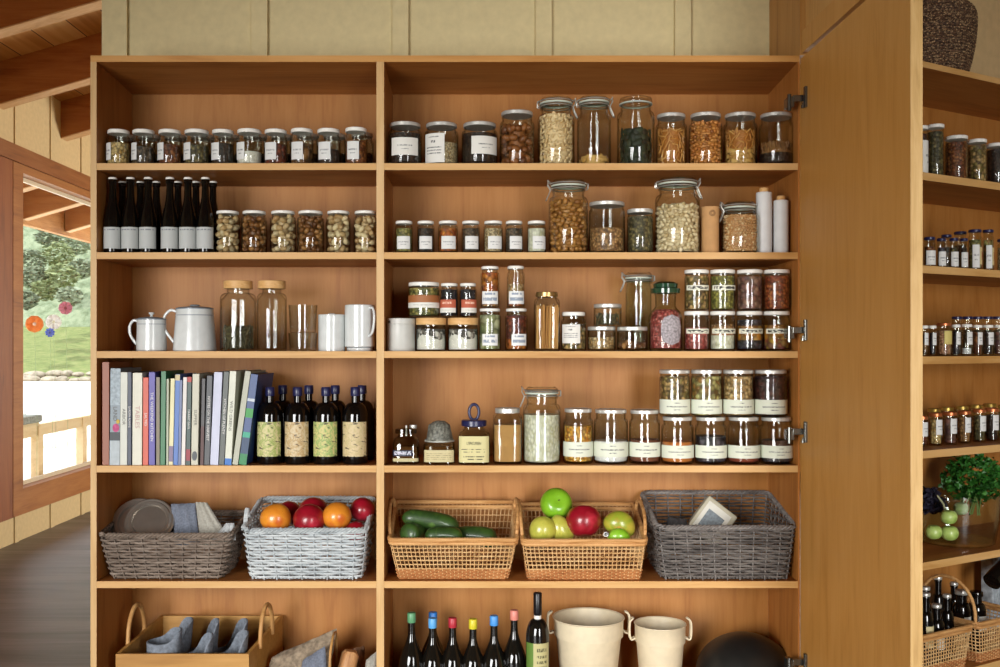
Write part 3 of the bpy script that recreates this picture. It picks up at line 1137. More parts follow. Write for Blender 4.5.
def clip_lid(root, r, z, side=1, hr=None):
    """glass lid with a rubber ring, steel collar and a wire bail with its lever"""
    rn = r * .80
    MB().lathe([(rn, z - .016), (rn + .004, z - .015), (rn + .004, z - .010), (rn, z - .009)], 32).build('glass_ring', M_glass, root)
    MB().lathe([(rn - .004, z), (rn + .006, z), (rn + .006, z + .006), (rn - .004, z + .006)], 32).build('rubber_ring', M_gasket, root)
    lid = MB().lathe([(0, z + .005), (rn + .004, z + .005), (rn + .006, z + .009), (rn + .004, z + .016), (rn * .9, z + .024), (rn * .86, z + .021), (0, z + .021)], 32).build('lid', M_glass, root)
    mb = MB()
    for zz, rr in ((z - .006, rn + .003), (z + .011, rn + .0075)):
        mb.tube([(rr * cos(2 * pi * i / 36), rr * sin(2 * pi * i / 36), zz) for i in range(36)], .0021, 6, closed=True)
    c = side
    xx = c * (rn + .006)
    # lever loops on the visible side and the hinge on the far side
    for sy in (-.011, .011):
        mb.tube([(xx, sy, z + .012), (xx + c * .009, sy, z + .020), (xx + c * .010, sy, z + .006), (xx + c * .001, sy, z - .008),
                 (xx + c * .006, sy, z - .022), (xx + c * .015, sy * .9, z - .042)], .0021, 6)
    mb.tube([(xx + c * .015, -.010, z - .042), (xx + c * .017, 0, z - .045), (xx + c * .015, .010, z - .042)], .0021, 6)
    mb.tube([(xx + c * .009, -.012, z + .020), (xx + c * .011, 0, z + .024), (xx + c * .009, .012, z + .020)], .0022, 6)
    for sy in (-.011, .011):
        mb.tube([(-xx, sy, z + .012), (-xx - c * .007, sy, z + .010), (-xx - c * .007, sy, z - .006), (-xx, sy, z - .008)], .0021, 6)
    mb.build('wire_clip', M_wire, root)
    return lid


def mk_jar(name, label, loc, r, H, style='plain', fill=None, paperl=None, lid=None, group=None, cat='jar', rz=0, side=1):
    """H: full height to the lid top. fill: (height fraction, [(frac,key)...]). paperl: list of (a0,a1,z0frac,z1frac,mat)"""
    t = thing(name, label, cat, loc, rz, group)
    n = 2.0
    if style in ('plain', 'spice', 'wide', 'corner'):
        lh = {'plain': .013, 'spice': .010, 'wide': .013, 'corner': .012}[style]
        neck = {'plain': .86, 'spice': .84, 'wide': .93, 'corner': .88}[style]
        sh = {'plain': .76, 'spice': .80, 'wide': .82, 'corner': .80}[style]
        hg = H - .002
        lr = r * neck + .0025
        jar_body(t, r, hg - .002, neck, sh)
        lm, tm = lid or (M_silver, M_white)
        lid_simple(t, lr, H - lh, lh, lm, tm)
    elif style == 'clip':
        hg = H - .024
        jar_body(t, r, hg, .80, (hg - .055) / hg, sw=.003)
        clip_lid(t, r, hg, side)
    elif style == 'clipsquare':
        n = 4.5
        hg = H - .024
        jar_body(t, r, hg, .80, (hg - .035) / hg, sw=.003, n=3.2)
        n = 3.2
        clip_lid(t, r, hg, side)
    elif style == 'ring':       # glass lid held by a ring, no clip
        hg = H - .022
        jar_body(t, r, hg, .80, (hg - .045) / hg, sw=.003)
        rn = r * .80
        MB().lathe([(rn - .004, hg), (rn + .005, hg), (rn + .005, hg + .004), (rn - .004, hg + .004)], 32).build('rubber_ring', M_gasket, t)
        MB().lathe([(0, hg + .005), (rn + .004, hg + .005), (rn + .005, hg + .01), (rn + .002, hg + .022), (rn * .8, hg + .022), (rn * .78, hg + .018), (0, hg + .018)], 32).build('lid', M_glass, t)
    elif style == 'square':
        n = 4.5
        jar_body(t, r, H - .004, .74, .82, n=4.5)
        lm, tm = lid or (M_silver, M_white)
        lid_simple(t, r * .86, H - .017, .017, lm, tm)
    if fill:
        fh, layers = fill
        fill_mass(t, layers, r - .0036, .0075, (H - .02) * fh, n=n)
    for (a0, a1, f0, f1, m) in (paperl or ()):
        MB().patch(r + .0007, a0, a1, H * f0, H * f1, mat_n(a0, a1), n=n).build('paper_label', m, t)
    return t


def mat_n(a0, a1):
    return max(6, int(abs(a1 - a0) / 8))


def J(name, label, x0, x1, yt, z, y=.08, **kw):
    """jar on the main unit from its pixel extent"""
    d = D0 + y
    X = ((x0 + x1) / 2 - PX) / F * d
    r = (x1 - x0) / 2 / F * d
    zt = ZC + (PY - yt) / F * (d - r * .3)
    t = mk_jar(name, label, (X, y, z), r, zt - z, **kw)
    t['_top'] = zt
    return t


def top_of(t):
    z = t['_top']
    return z


# --- first row, left: ten small spice jars with a second rank behind
LIDW = (M_white, M_white)
rowA = [(107, 130, 130, 'chickpeas', .68, (-70, -28), 'yellow seeds'),
        (132, 155, 130, 'dark_seeds', .55, (-66, -25), 'dark mixed seeds'),
        (158, 181.5, 130, 'brown_spice', .62, (-66, -22), 'rust coloured spice'),
        (184, 209.5, 130, 'olive_herb', .60, (-64, -22), 'dull green herbs'),
        (211.5, 234, 130, 'dark_tea', .65, (-62, -14), 'almost black leaves'),
        (236.5, 262, 129.5, 'salt', .38, (-60, -18), 'white salt'),
        (264, 287.5, 129.8, 'red_brown', .62, (-52, 4), 'deep red spice'),
        (290, 313.5, 129, 'walnut_mix', .62, (-50, 6), 'brown curled bark'),
        (316.5, 340.5, 129.2, 'coffee', .45, (-48, 8), 'dark brown pods'),
        (344.5, 367.5, 128, 'brown_spice', .70, (-44, 12), 'reddish brown powder')]
for i, (x0, x1, yt, c, fh, (a0, a1), lab) in enumerate(rowA):
    J('spice_jar', 'small white-lidded glass jar of %s on the top left shelf' % lab, x0, x1, yt, ROW[1], .07, style='plain',
      fill=(fh, [(1, c)]), paperl=[(a0 + 3, a1 + 9, .15, .62, L_SM)], lid=LIDW, group='small jars on the top left shelf')
for i, (x0, x1, yt, c, fh, _, lab) in enumerate(rowA):
    J('spice_jar', 'small glass jar half hidden behind the jar of %s' % lab, x0 + 6, x1 + 6.2, yt + 5, ROW[1], .20, style='plain',
      fill=(.5, [(1, ['dark_seeds', 'olive_herb', 'dark_tea'][i % 3])]), lid=(M_silver, M_silver), group='small jars behind the front rank')


# --- second row, left: dark bottles with white labels
def bottle_mesh(r, H, neck_r, sh, nk, style='bordeaux'):
    """sh: height where the shoulder starts; nk: height where the neck starts"""
    prof = [(0, .004), (r * .8, .003), (r * .94, 0), (r, .006), (r, sh)]
    for q in range(1, 9):
        t = q / 8
        if style == 'bordeaux':
            a = t * pi / 2
            prof.append((neck_r + (r - neck_r) * cos(a) ** .9, sh + (nk - sh) * sin(a) ** 1.15))
        else:
            s = t * t * (3 - 2 * t)
            prof.append((r + (neck_r - r) * s, sh + (nk - sh) * t))
    prof += [(neck_r * .97, H - .02), (neck_r * 1.12, H - .018), (neck_r * 1.12, H - .004), (neck_r, H - .002), (0, H - .002)]
    return MB().lathe(prof, 32)


def bottle(name, label, px, w, yt, z, y, cap, cap_h=.012, cap_r=None, lab=None, style='bordeaux', sh=.55, nk=.78, neck=.4, glassm=None, group=None,
           cat='bottle', capname='cap', rt=False, seal=None, H=None):
    if rt:
        x, yy = rpt(px, y)
        d = D0 + yy
    else:
        d = D0 + y
        x, yy = (px - PX) / F * d, y
    r = w / 2 / F * d
    if H is None:
        H = ZC + (PY - yt) / F * d - z
    t = thing(name, label, cat, (x, yy, z), RANG if rt else 0, group)
    nr = r * neck
    bottle_mesh(r, H - .001, nr, H * sh, H * nk, style).build('glass_body', glassm or M_black_glass, t)
    cr = max(cap_r or 0, nr * 1.2)
    MB().lathe([(cr - .0005, H - cap_h), (cr, H - cap_h + .001), (cr, H - .003), (cr - .002, H), (0, H)], 24).build(capname, cap, t)
    for (a0, a1, f0, f1, m) in (lab or ()):
        MB().patch(r + .0008, a0, a1, H * f0, H * f1, mat_n(a0, a1)).build('paper_label', m, t)
    if seal:
        MB().patch(nr * 1.05, -80, 80, H * seal[0], H * seal[1], 10, rtop=nr * 1.03).build('neck_band', seal[2], t)
    return t


xs = [112.8, 130.5, 148.2, 170, 188, 205.4]
wh = ['leftmost', 'second from the left', 'third from the left', 'fourth from the left, first after the gap', 'fifth from the left', 'beside the mushroom jars']
for i, x in enumerate(xs):
    bottle('dark_bottle', 'black bottle with white cap and white label, ' + wh[i], x, 17.2, 177.5, ROW[2], .055, M_white, .007,
           lab=[(-74, 74, .06, .34, L_WINE)], style='burgundy', sh=.36, nk=.80, neck=.42, group='white-capped black bottles, front rank')
for i, x in enumerate([122.5, 140.5, 156.5, 178, 196, 213]):
    bottle('dark_bottle', 'black bottle with white cap behind the front bottle %s' % wh[i].split(',')[0], x, 16.5, 181.5, ROW[2], .16, M_white, .006,
           style='burgundy', sh=.36, nk=.80, neck=.42, group='white-capped black bottles, rear rank')
mj = [(215.5, 240, 'pale and dark slices'), (241.5, 267, 'the darkest slices'), (270, 296, 'small curled slices'), (297.2, 324, 'tightly packed small slices'),
      (326.2, 350.5, 'large pale caps'), (353.6, 377.2, 'big pale pieces, next to the divider')]
G['mush_2'] = grain('mush_2', '#a8844c', '#4d3a26', '#c9a468', size=.014, gap=.15)
for i, (x0, x1, lab) in enumerate(mj):
    J('mushroom_jar', 'white-lidded jar of dried mushrooms, %s' % lab, x0, x1, 211, ROW[2], .075, style='spice',
      fill=(.93, [(1, 'mushroom_slices' if i in (0, 2, 4, 5) else 'walnuts')]), lid=LIDW, group='jars of dried mushrooms')

# --- first row, right
def row_r(spec, row, group, y=.08, **kw):
    for s in spec:
        name, lab, x0, x1, yt = s[:5]
        k = dict(s[5])
        k.update(kw)
        yy = k.pop('y', y)
        z = k.pop('z', ROW[row])
        J(name, lab, x0, x1, yt, z, yy, group=group, **k)


TOPG = 'jars on the top right shelf'
row_r([
    ('glass_jar', 'squat dark jar with a long white label, first on the top right shelf', 388, 422, 123, dict(style='plain', fill=(.8, [(1, 'coffee')]), paperl=[(-46, 52, .22, .62, L_WHITE)], lid=(M_silver, M_metal))),
    ('glass_jar', 'squat jar of pale green seeds with a large square white label', 424.5, 458.5, 123.2, dict(style='plain', fill=(.55, [(1, 'pale_seed')]), paperl=[(-66, 12, .05, .72, L_BIG)], lid=(M_silver, M_metal))),
    ('glass_jar', 'squat dark jar with a white label turned to the right', 461.5, 497.6, 123, dict(style='plain', fill=(.8, [(1, 'coffee')]), paperl=[(-26, 68, .24, .65, L_WHITE)], lid=(M_silver, M_metal))),
    ('glass_jar', 'white-lidded jar of large brown nuts on the top right shelf', 499.5, 534.5, 111.5, dict(style='plain', fill=(.78, [(1, 'brazil_nuts')]), lid=(M_silver, M_metal))),
    ('clip_top_jar', 'clip-top jar filled with pale cashews', 537.5, 574.5, 97, dict(style='clip', side=1, fill=(.78, [(1, 'cashews')]))),
    ('clip_top_jar', 'nearly empty clip-top jar with yellow pieces in the bottom', 577, 611, 96, dict(style='clip', side=1, fill=(.13, [(1, 'ginger')]))),
    ('glass_lid_jar', 'tall jar half full of blackish green leaves, with no clip', 617, 654.5, 97.5, dict(style='ring', fill=(.55, [(1, 'black_leaves')]))),
    ('glass_jar', 'jar of broken golden noodle sticks on the top right shelf', 655.5, 686.6, 114, dict(style='plain', fill=(.74, [(1, 'noodle_bits')]), lid=(M_silver, M_metal))),
    ('glass_jar', 'jar packed with orange brown crumbly clusters', 689, 722, 113.5, dict(style='plain', fill=(.88, [(1, 'granola')]), lid=(M_silver, M_metal))),
    ('glass_jar', 'jar with pale slices below and amber sticks on top', 723.5, 757, 113.5, dict(style='plain', fill=(.70, [(.45, 'ginger'), (.55, 'noodle_bits')]), lid=(M_silver, M_metal))),
    ('glass_jar', 'half empty jar of dark bark strips beside the top hinge', 759, 793.0, 113.5, dict(style='plain', fill=(.45, [(.5, 'coffee'), (.5, 'bark')]), lid=(M_silver, M_metal))),
], 1, TOPG)

# --- second row, right
sm = [(395, 413, 'green_mix', 'mixed seeds', 'first on the left'), (417, 434.5, 'dark_tea', 'dark flakes', 'second from the left'),
      (438, 458, 'orange_spice', 'orange spice', 'third from the left'), (461.5, 480, 'dark_seeds', 'grey-black seeds', 'fourth from the left'),
      (483.5, 503, 'pale_seed', 'yellowish grains', 'fifth from the left'), (505, 523, 'dark_seeds', 'dark seeds, dark above its label', 'sixth from the left'),
      (527, 546, 'rice', 'whitish powdery flakes', 'beside the clip-top jar')]
for i, (x0, x1, c, lab, pos) in enumerate(sm):
    J('spice_jar', 'little white-lidded jar of %s, %s' % (lab, pos), x0, x1, 221, ROW[2], .06, style='spice',
      fill=(.85, [(1, c)]), paperl=[(-44 + 3 * i, 44 + 3 * i, .13, .52, L_SM)], lid=LIDW, group='seven little labelled jars in a row')
row_r([
    ('clip_top_jar', 'tall clip-top jar of brown almonds on the second right shelf', 548.6, 588, 179.5, dict(style='clip', side=-1, fill=(.74, [(1, 'almonds')]))),
    ('glass_jar', 'medium jar one third full of pale brown grains', 588.7, 625, 202, dict(style='wide', fill=(.5, [(1, 'brown_grain')]), lid=(M_silver, M_metal))),
    ('glass_jar', 'smaller jar of very dark green seeds beside the largest clip-top jar', 627, 653, 209.3, dict(style='wide', fill=(.9, [(1, 'olive_herb')]), lid=(M_silver, M_white))),
    ('clip_top_jar', 'largest clip-top jar, wide and full of pale round peas', 655.2, 699.5, 177.5, dict(style='clip', side=1, fill=(.66, [(1, 'pale_peas')]))),
    ('clip_top_jar', 'low square clip-top jar of oat flakes', 722, 757.5, 201.5, dict(style='clipsquare', side=-1, fill=(.78, [(1, 'oats_flakes')]))),
], 2, 'larger jars on the second right shelf')
# cardboard tube
t = thing('cardboard_tube', 'brown cardboard tube with a round printed mark near its top', 'tube', (at(710, 250, .07).x, .07, ROW[2]))
Mcard = plain('kraft_card', '#b68a58', .8, noise=.1)
hh = ZC + (PY - 206.7) / F * 3.46 - ROW[2]
MB().lathe([(0, 0), (.030, 0), (.030, hh - .032), (.0302, hh - .0315)], 32).build('tube_body', Mcard, t)
MB().lathe([(.0302, hh - .032), (.0312, hh - .031), (.0312, hh - .001), (.030, hh), (0, hh)], 32).build('tube_lid', Mcard, t)
Mink = plain('brown_ink', '#4a2e1a', .8)
mk = MB()
for rr_ in (.0095, .0055):
    mk.tube([(.0316 * sin(rr_ * cos(q * pi / 8) / .0316 + .05), -.0316 * cos(rr_ * cos(q * pi / 8) / .0316 + .05), hh - .028 + rr_ * sin(q * pi / 8) + .004) for q in range(16)], .0008, 4, closed=True)
mk.build('printed_mark', Mink, t)
# two white bottles with wooden stoppers
for (x0, x1, yc, yb_, lab) in ((756.2, 771.8, 188, 192.5, 'taller'), (773.6, 788.2, 196, 200.5, 'shorter')):
    d = D0 + .07
    X, r = ((x0 + x1) / 2 - PX) / F * d, (x1 - x0) / 2 / F * d
    H = ZC + (PY - yb_) / F * d - ROW[2]
    H2 = ZC + (PY - yc) / F * d - ROW[2]
    t = thing('white_bottle', '%s of two slim matt white bottles with wooden stoppers' % lab, 'bottle', (X, .07, ROW[2]), 0, 'slim white bottles by the door')
    MB().lathe([(0, 0), (r - .001, 0), (r, .002), (r, H - .002), (r - .002, H), (r * .6, H), (r * .6, H + .001), (0, H + .001)], 32).build('bottle_body', plain('matt_white', '#d2d2d0', .55), t)
    MB().lathe([(r * .5, H + .001), (r * .58, H + .001), (r * .58, H2 - .001), (r * .5, H2), (0, H2)], 20).build('stopper', M_corklid, t)

# --- third row, left: enamel, glass bottles, cups
def handle(root, pts, r, mat, name='handle', taper=None):
    return MB().tube(pts, r, 10, taper=taper).build(name, mat, root)


def smooth_pts(P, n=6):
    out = []
    P = [Vector(p) for p in P]
    for i in range(len(P) - 1):
        p0, p1, p2, p3 = P[max(i - 1, 0)], P[i], P[i + 1], P[min(i + 2, len(P) - 1)]
        for k in range(n):
            t = k / n
            out.append(.5 * ((2 * p1) + (-p0 + p2) * t + (2 * p0 - 5 * p1 + 4 * p2 - p3) * t * t + (-p0 + 3 * p1 - 3 * p2 + p3) * t ** 3))
    out.append(P[-1])
    return out


def pot(lab, x0b, x1b, x0t, x1t, ytop, hx, knob, lidm, y=.08):
    d = D0 + y
    s = d / F
    X = ((x0b + x1b) / 2 - PX) * s
    rb, rt_ = (x1b - x0b) / 2 * s, (x1t - x0t) / 2 * s
    H = ZC + (PY - ytop) * s - ROW[3]
    t = thing('enamel_pot', lab, 'pot', (X, y, ROW[3]), 0, 'white enamel pots')
    prof = [(0, 0), (rb - .003, 0), (rb, .003)] + [(rb + (rt_ - rb) * q / 6, .003 + (H - .003) * q / 6) for q in range(1, 7)]
    prof += [(rt_ - .003, H), (rt_ - .003, H - .02), (rb - .004, .01), (0, .01)]
    MB().lathe(prof, 36).build('pot_body', M_enamel, t)
    MB().lathe([(rt_ - .001, H - .002), (rt_ + .002, H - .001), (rt_ + .002, H + .002), (rt_ - .004, H + .003), (rt_ - .004, H)], 36).build('rim', M_grayline, t)
    MB().lathe([(rt_ + .0002, H * .84), (rt_ + (rb - rt_) * .14 + .0008, H * .84), (rt_ + (rb - rt_) * .12 + .0008, H * .86), (rt_, H * .86)], 36).build('rim_line', M_grayline, t)
    lid = MB().lathe([(rt_ - .002, H + .003), (rt_ * .85, H + .006), (rt_ * .3, H + .009), (0, H + .009)], 36).build('lid', lidm, t)
    if knob:
        MB().lathe([(0, H + .008), (.006, H + .009), (.004, H + .014), (.010, H + .020), (.009, H + .024), (0, H + .025)], 20).build('lid_knob', M_enamel, lid)
    else:
        MB().lathe([(rt_ * .25, H + .009), (rt_ * .28, H + .013), (rt_ * .2, H + .015), (0, H + .015)], 20).build('lid_knob', M_grayline, lid)
    rm = (rb + rt_) / 2
    w = hx * s
    handle(t, smooth_pts([(-rt_ + .002, 0, H * .93), (-rt_ - w * .45, 0, H * .97), (-rt_ - w * .9, 0, H * .80), (-rt_ - w * .85, 0, H * .52), (-rm - w * .25, 0, H * .28), (-rb + .003, 0, H * .2)]), .0048, M_enamel)
    return t


pot('small white enamel pot with a knob lid and a loop handle', 136.8, 166.3, 137.5, 165.5, 319.5, 8.5, True, M_grayline)
pot('larger white coffee pot with a flat grey lid and long curved handle', 173.5, 216, 177.5, 213.5, 309, 14, False, M_grayline)
for i, (x0, x1, l0, l1, lab, f) in enumerate(((220.3, 256, 223.5, 252, 'wide clear glass bottle with wooden lid, part filled with dried herb stems', .42), (256.8, 286.8, 259, 286.5, 'empty clear glass bottle with a wooden lid', 0))):
    d = D0 + .085
    s = d / F
    X, r = ((x0 + x1) / 2 - PX) * s, (x1 - x0) / 2 * s
    H = ZC + (PY - 281) * s - ROW[3]
    t = thing('glass_bottle', lab, 'bottle', (X, .085, ROW[3]), 0, 'glass bottles with wooden lids')
    hg = ZC + (PY - 289) * s - ROW[3]
    jar_body(t, r, hg, .62, .84, sw=.003)
    lr = (l1 - l0) / 2 * s
    MB().lathe([(0, hg - .0), (lr - .001, hg), (lr, hg + .001), (lr, H - .002), (lr - .002, H), (0, H)], 32).build('wooden_lid', M_corklid, t)
    if f:
        fill_mass(t, [(1, 'herb_stems')], r - .005, .008, .075, name='dried_herbs')
# stacked tumblers
d = D0 + .085
s = d / F
tx = (303 - PX) * s
for k, (r0, r1, z0_, z1_, lab) in enumerate(((13.2 * s, 14.6 * s, 0, .062, 'lower clear tumbler carrying the other one'), (12.8 * s, 14.4 * s, .0622, .157, 'upper clear tumbler stacked on the lower one'))):
    t = MB().lathe([(0, z0_ + .002), (r0 * .9, z0_), (r0, z0_ + .003), (r1, z1_), (r1 - .0022, z1_), (r0 - .0025, z0_ + .012), (0, z0_ + .011)], 32).build('tumbler', glass('tumbler_glass', '#f8faf8', '#a8aca8', 1.3), loc=(tx, .085, ROW[3]))
    tag(t, lab, 'glass', 'stacked tumblers')
d = D0 + .08
s = d / F
t = thing('enamel_canister', 'plain white canister with a tiny flat knob, next to the white mug', 'canister', ((331.6 - PX) * s, .08, ROW[3]))
r, H = 13.2 * s, ZC + (PY - 314.5) * s - ROW[3]
MB().lathe([(0, 0), (r - .001, 0), (r, .001), (r, H - .006), (r - .001, H - .0055), (r - .001, H - .005)], 32).build('canister_body', M_enamel, t)
lid = MB().lathe([(r, H - .005), (r + .0005, H - .004), (r, H - .001), (r - .003, H), (0, H)], 32).build('lid', M_enamel, t)
MB().lathe([(.012, H), (.012, H + .003), (0, H + .0035)], 20).build('lid_knob', M_enamel, lid)
t = thing('enamel_mug', 'tall white enamel mug with its handle turned to the front right', 'mug', ((359.8 - PX) * s, .08, ROW[3]))
r, H = 15 * s, ZC + (PY - 305) * s - ROW[3]
MB().lathe([(0, 0), (r * .82, 0), (r * .86, .003), (r * .86, .010), (r * .84, .012), (r, .016), (r, H * .5), (r, H - .002), (r - .002, H), (r - .003, H - .002), (r - .004, .02), (0, .018)], 36).build('mug_body', M_enamel, t)
MB().lathe([(r * .845, .0125), (r * .85, .011), (r * .865, .0115), (r * .90, .0145)], 36).build('foot_line', M_grayline, t)
ha = radians(-45)
hp = [(-.001, .92), (.016, .93), (.026, .82), (.026, .62), (.018, .42), (.004, .34), (-.002, .32)]
handle(t, smooth_pts([((r + a) * cos(ha), (r + a) * sin(ha), H * b) for a, b in hp]), .0048, M_enamel)

# --- third row, right
t = thing('lidded_canister', 'pale grey lidded canister standing first on the third right shelf', 'canister', ((401 - PX) * s, .08, ROW[3]))
r, H = 14 * s, ZC + (PY - 318.3) * s - ROW[3]
Mcan = plain('pale_grey_canister', '#bfbfb8', .4)
MB().lathe([(0, 0), (r - .001, 0), (r, .002), (r, H - .021), (r - .0015, H - .0205)], 32).build('canister_body', Mcan, t)
MB().lathe([(r - .0015, H - .0205), (r + .0006, H - .0195), (r + .0006, H - .002), (r - .002, H), (0, H)], 32).build('lid', Mcan, t)
MB().patch(r + .0016, -58, -42, H - .017, H - .009).build('dark_mark', plain('dark_mark', '#3a342c', .6), t)


def woodlid_jar(lab, x0, x1):
    s = (D0 + .08) / F
    t = thing('flour_jar', lab, 'jar', (((x0 + x1) / 2 - PX) * s, .08, ROW[3]), 0, 'wooden-lidded flour jars')
    r = (x1 - x0) / 2 * s
    H = ZC + (PY - 318) * s - ROW[3]
    hg = ZC + (PY - 325) * s - ROW[3]
    jar_body(t, r, hg, .93, .86)
    MB().lathe([(0, hg + .0005), (r * .985, hg + .0005), (r, hg + .002), (r, H - .002), (r - .002, H), (0, H)], 36).build('wooden_lid', M_corklid, t)
    m, rr = MB(), r - .004
    rl = random.Random(int(x0))
    seg = 48
    vs, fs, mis = [], [], []
    zs = [.006, hg * .45, 0, hg * .80]
    for i in range(seg):
        a = 2 * pi * i / seg
        zz = hg * .54 + hg * .10 * sin(3 * a + x0) + rl.uniform(-.03, .03) * hg
        for z in (.006, hg * .4, zz, hg * .84):
            vs.append((rr * cos(a), rr * sin(a), z))
    vs.append((0, 0, hg * .84))
    for i in range(seg):
        j = (i + 1) % seg
        for q in range(3):
            fs.append((i * 4 + q, j * 4 + q, j * 4 + q + 1, i * 4 + q + 1))
            mis.append(0 if q < 2 else 1)
        fs.append((i * 4 + 3, j * 4 + 3, seg * 4))
        mis.append(1)
    m.add(vs, fs)
    m.mi = mis
    m.build('contents', [POW['flour'], grain('flour_speck', '#3a3836', '#e0dcd6', '#77716c', size=.008, gap=.5)], t)
    return H


Hf = woodlid_jar('wooden-lidded jar of flour next to the pale grey canister', 416, 446)
woodlid_jar('wooden-lidded jar of flour next to the tall pickle jar', 447.8, 478.3)
WL = (M_white, M_white)
J('stacked_jar', 'wide white-lidded jar of layered green and brown grains lying on the canister and flour jar', 408.3, 439.6, 282.3, ROW[3] + Hf + .001, .078, style='wide',
  fill=(.92, [(.4, 'green_mix'), (.35, 'brown_grain'), (.25, 'green_mix')]), paperl=[(-78, 78, .27, .42, L_WHITE), (-78, 78, .42, .62, L_RUST2)], lid=WL, group='jars stacked on other jars')
for x0, x1, lab, q in ((440.2, 458.3, 'small dark jar with a rust red label, standing left of its twin', -10), (459.4, 476.6, 'small dark jar with a rust red label, standing right of its twin', 22)):
    J('stacked_jar', lab, x0, x1, 283.3, ROW[3] + Hf + .001, .078, style='spice', fill=(.9, [(1, 'layer_dark')]),
      paperl=[(-70 + q, 56 + q, .14, .28, L_WHITE), (-70 + q, 56 + q, .28, .52, L_RUST)], lid=WL, group='jars stacked on other jars')
tj = J('tall_jar', 'tall jar of pale green dried slices, below the orange spice jar', 478.8, 501, 308.5, ROW[3], .08, style='spice', fill=(.92, [(1, 'green_pickle')]),
       paperl=[(-42, 42, .13, .40, L_TAG)], lid=LIDW, group='tall labelled jars stacked in pairs')
tk = J('tall_jar', 'tall jar of deep red chilli, carrying another jar, beside the spaghetti', 505, 527.6, 308.5, ROW[3], .08, style='spice', fill=(.9, [(.3, 'orange_spice'), (.7, 'red_brown')]),
       paperl=[(-26, 56, .13, .40, L_TAG)], lid=LIDW, group='tall labelled jars stacked in pairs')
J('tall_jar', 'tall jar of orange spice on top of the pale green one', 480.6, 499.4, 266.3, tj['_top'] + .0005, .08, style='spice', fill=(.92, [(.35, 'brown_grain'), (.65, 'orange_spice')]),
  paperl=[(-54, 54, .10, .40, L_TAG)], lid=LIDW, group='tall labelled jars stacked in pairs')
J('tall_jar', 'tall half-empty jar of amber spice on top of the chilli jar', 506.8, 524.6, 266, tk['_top'] + .0005, .08, style='spice', fill=(.6, [(.3, 'orange_spice'), (.7, 'oats')]),
  paperl=[(-50, 62, .10, .40, L_TAG)], lid=LIDW, group='tall labelled jars stacked in pairs')
# spaghetti jar (square)
t = J('pasta_jar', 'square glass jar filled with long spaghetti', 533.9, 559.5, 292, ROW[3], .08, style='square', lid=(plain('brass_lid', '#a88a58', .3, .8), None))
sp = MB()
r = (559.5 - 533.9) / 2 * s - .004
for i in range(13):
    for j in range(13):
        if 1 < i < 11 and 1 < j < 11:
            continue
        a = (i - 6) / 6 * r * .93
        b = (j - 6) / 6 * r * .93
        if abs(a) > r * .8 and abs(b) > r * .8:
            continue
        k = rnd.uniform(-.02, .35) * r
        hgt = rnd.uniform(.146, .158)
        sp.tube([(a * .92, b, .008), (max(-r, min(r, a * .92 + k * .5)), b * .98, hgt)], .0022, 5)
sp.build('spaghetti', pieces_mat('spaghetti', [(0, '#c98c3c'), (.5, '#dba454'), (1, '#b5762c')]), t)
J('glass_jar', 'labelled jar of mixed dark seeds right of the spaghetti jar', 561, 586, 312, ROW[3], .08, style='plain', fill=(.75, [(1, 'pumpkin_mix')]),
  paperl=[(-66, 26, .20, .68, L_BIG)], lid=LIDW)
lj = J('low_jar', 'low jar of pinkish brown pieces under another low jar', 587.6, 615.5, 326.5, ROW[3], .08, style='wide', fill=(.62, [(1, 'oats')]), lid=(M_silver, M_metal), group='low wide jars')
J('low_jar', 'low jar of dark dry pods in front of the tall empty jar', 617, 647.5, 326.8, ROW[3], .07, style='wide', fill=(.35, [(1, 'walnuts')]), lid=(M_silver, M_metal), group='low wide jars')
J('low_jar', 'low jar holding a loose nest of pale threads, set on top of another', 593.6, 621.5, 304, lj['_top'] + .0005, .08, style='wide', fill=(.6, [(1, 'herb_stems')]), lid=(M_silver, M_metal), group='low wide jars')
tt = thing('clip_top_jar', 'tall narrow empty clip-top jar standing behind the low jars', 'jar', (at(638.5, 0, .215).x, .215, ROW[3]))
rr_ = 15 / F * (D0 + .215)
Hc = ZC + (PY - 273) / F * (D0 + .215) - ROW[3]
jar_body(tt, rr_ * .86, Hc - .022, .92, .88, mat=M_glass_dark)
clip_lid(tt, rr_, Hc - .022, -1)
# carafe of pink salt with a green stopper
s8 = (D0 + .08) / F
t = thing('salt_carafe', 'round-shouldered glass carafe of pink salt with a green glass lid and oval grey label', 'carafe', ((665.5 - PX) * s8, .08, ROW[3]))
r, H = 16.6 * s8, ZC + (PY - 282) * s8 - ROW[3]
zb = ZC + (PY - 309) * s8 - ROW[3]
prof = [(0, .002), (r * .9, 0), (r, .008), (r, zb * .72), (r * .97, zb * .84), (r * .85, zb * .95), (r * .66, zb * 1.02), (r * .62, zb * 1.1), (r * .62, H * .80), (r * .68, H * .82), (r * .60, H * .84),
        (r * .56, zb * 1.06), (r * .8, zb * .93), (r - .003, zb * .72), (r - .003, .01), (0, .008)]
MB().lathe(prof, 36).build('glass_body', M_glass, t)
MB().lathe([(0, .0085), (r - .006, .0105), (r - .005, zb * .72), (r * .80, zb * .91), (r * .6, zb * .98), (0, zb)], 36).build('contents', G['pink_salt'], t)
Mgr = plain('green_glass_lid', '#20402c', .12, spec=.8)
MB().lathe([(r * .62, H * .83), (r * .86, H * .835), (r * .88, H * .90), (r * .7, H * .92), (r * .74, H * .97), (r * .5, H), (0, H)], 32).build('lid', Mgr, t)
ov = MB()
vs, fs = [(r * 1.0 * sin(.25) * 1.02, -r * 1.02 * cos(.25), zb * .50)], []
for q in range(28):
    a = 2 * pi * q / 28
    th = .25 + .72 * cos(a)
    vs.append((r * 1.015 * sin(th), -r * 1.015 * cos(th), zb * .50 + zb * .36 * sin(a)))
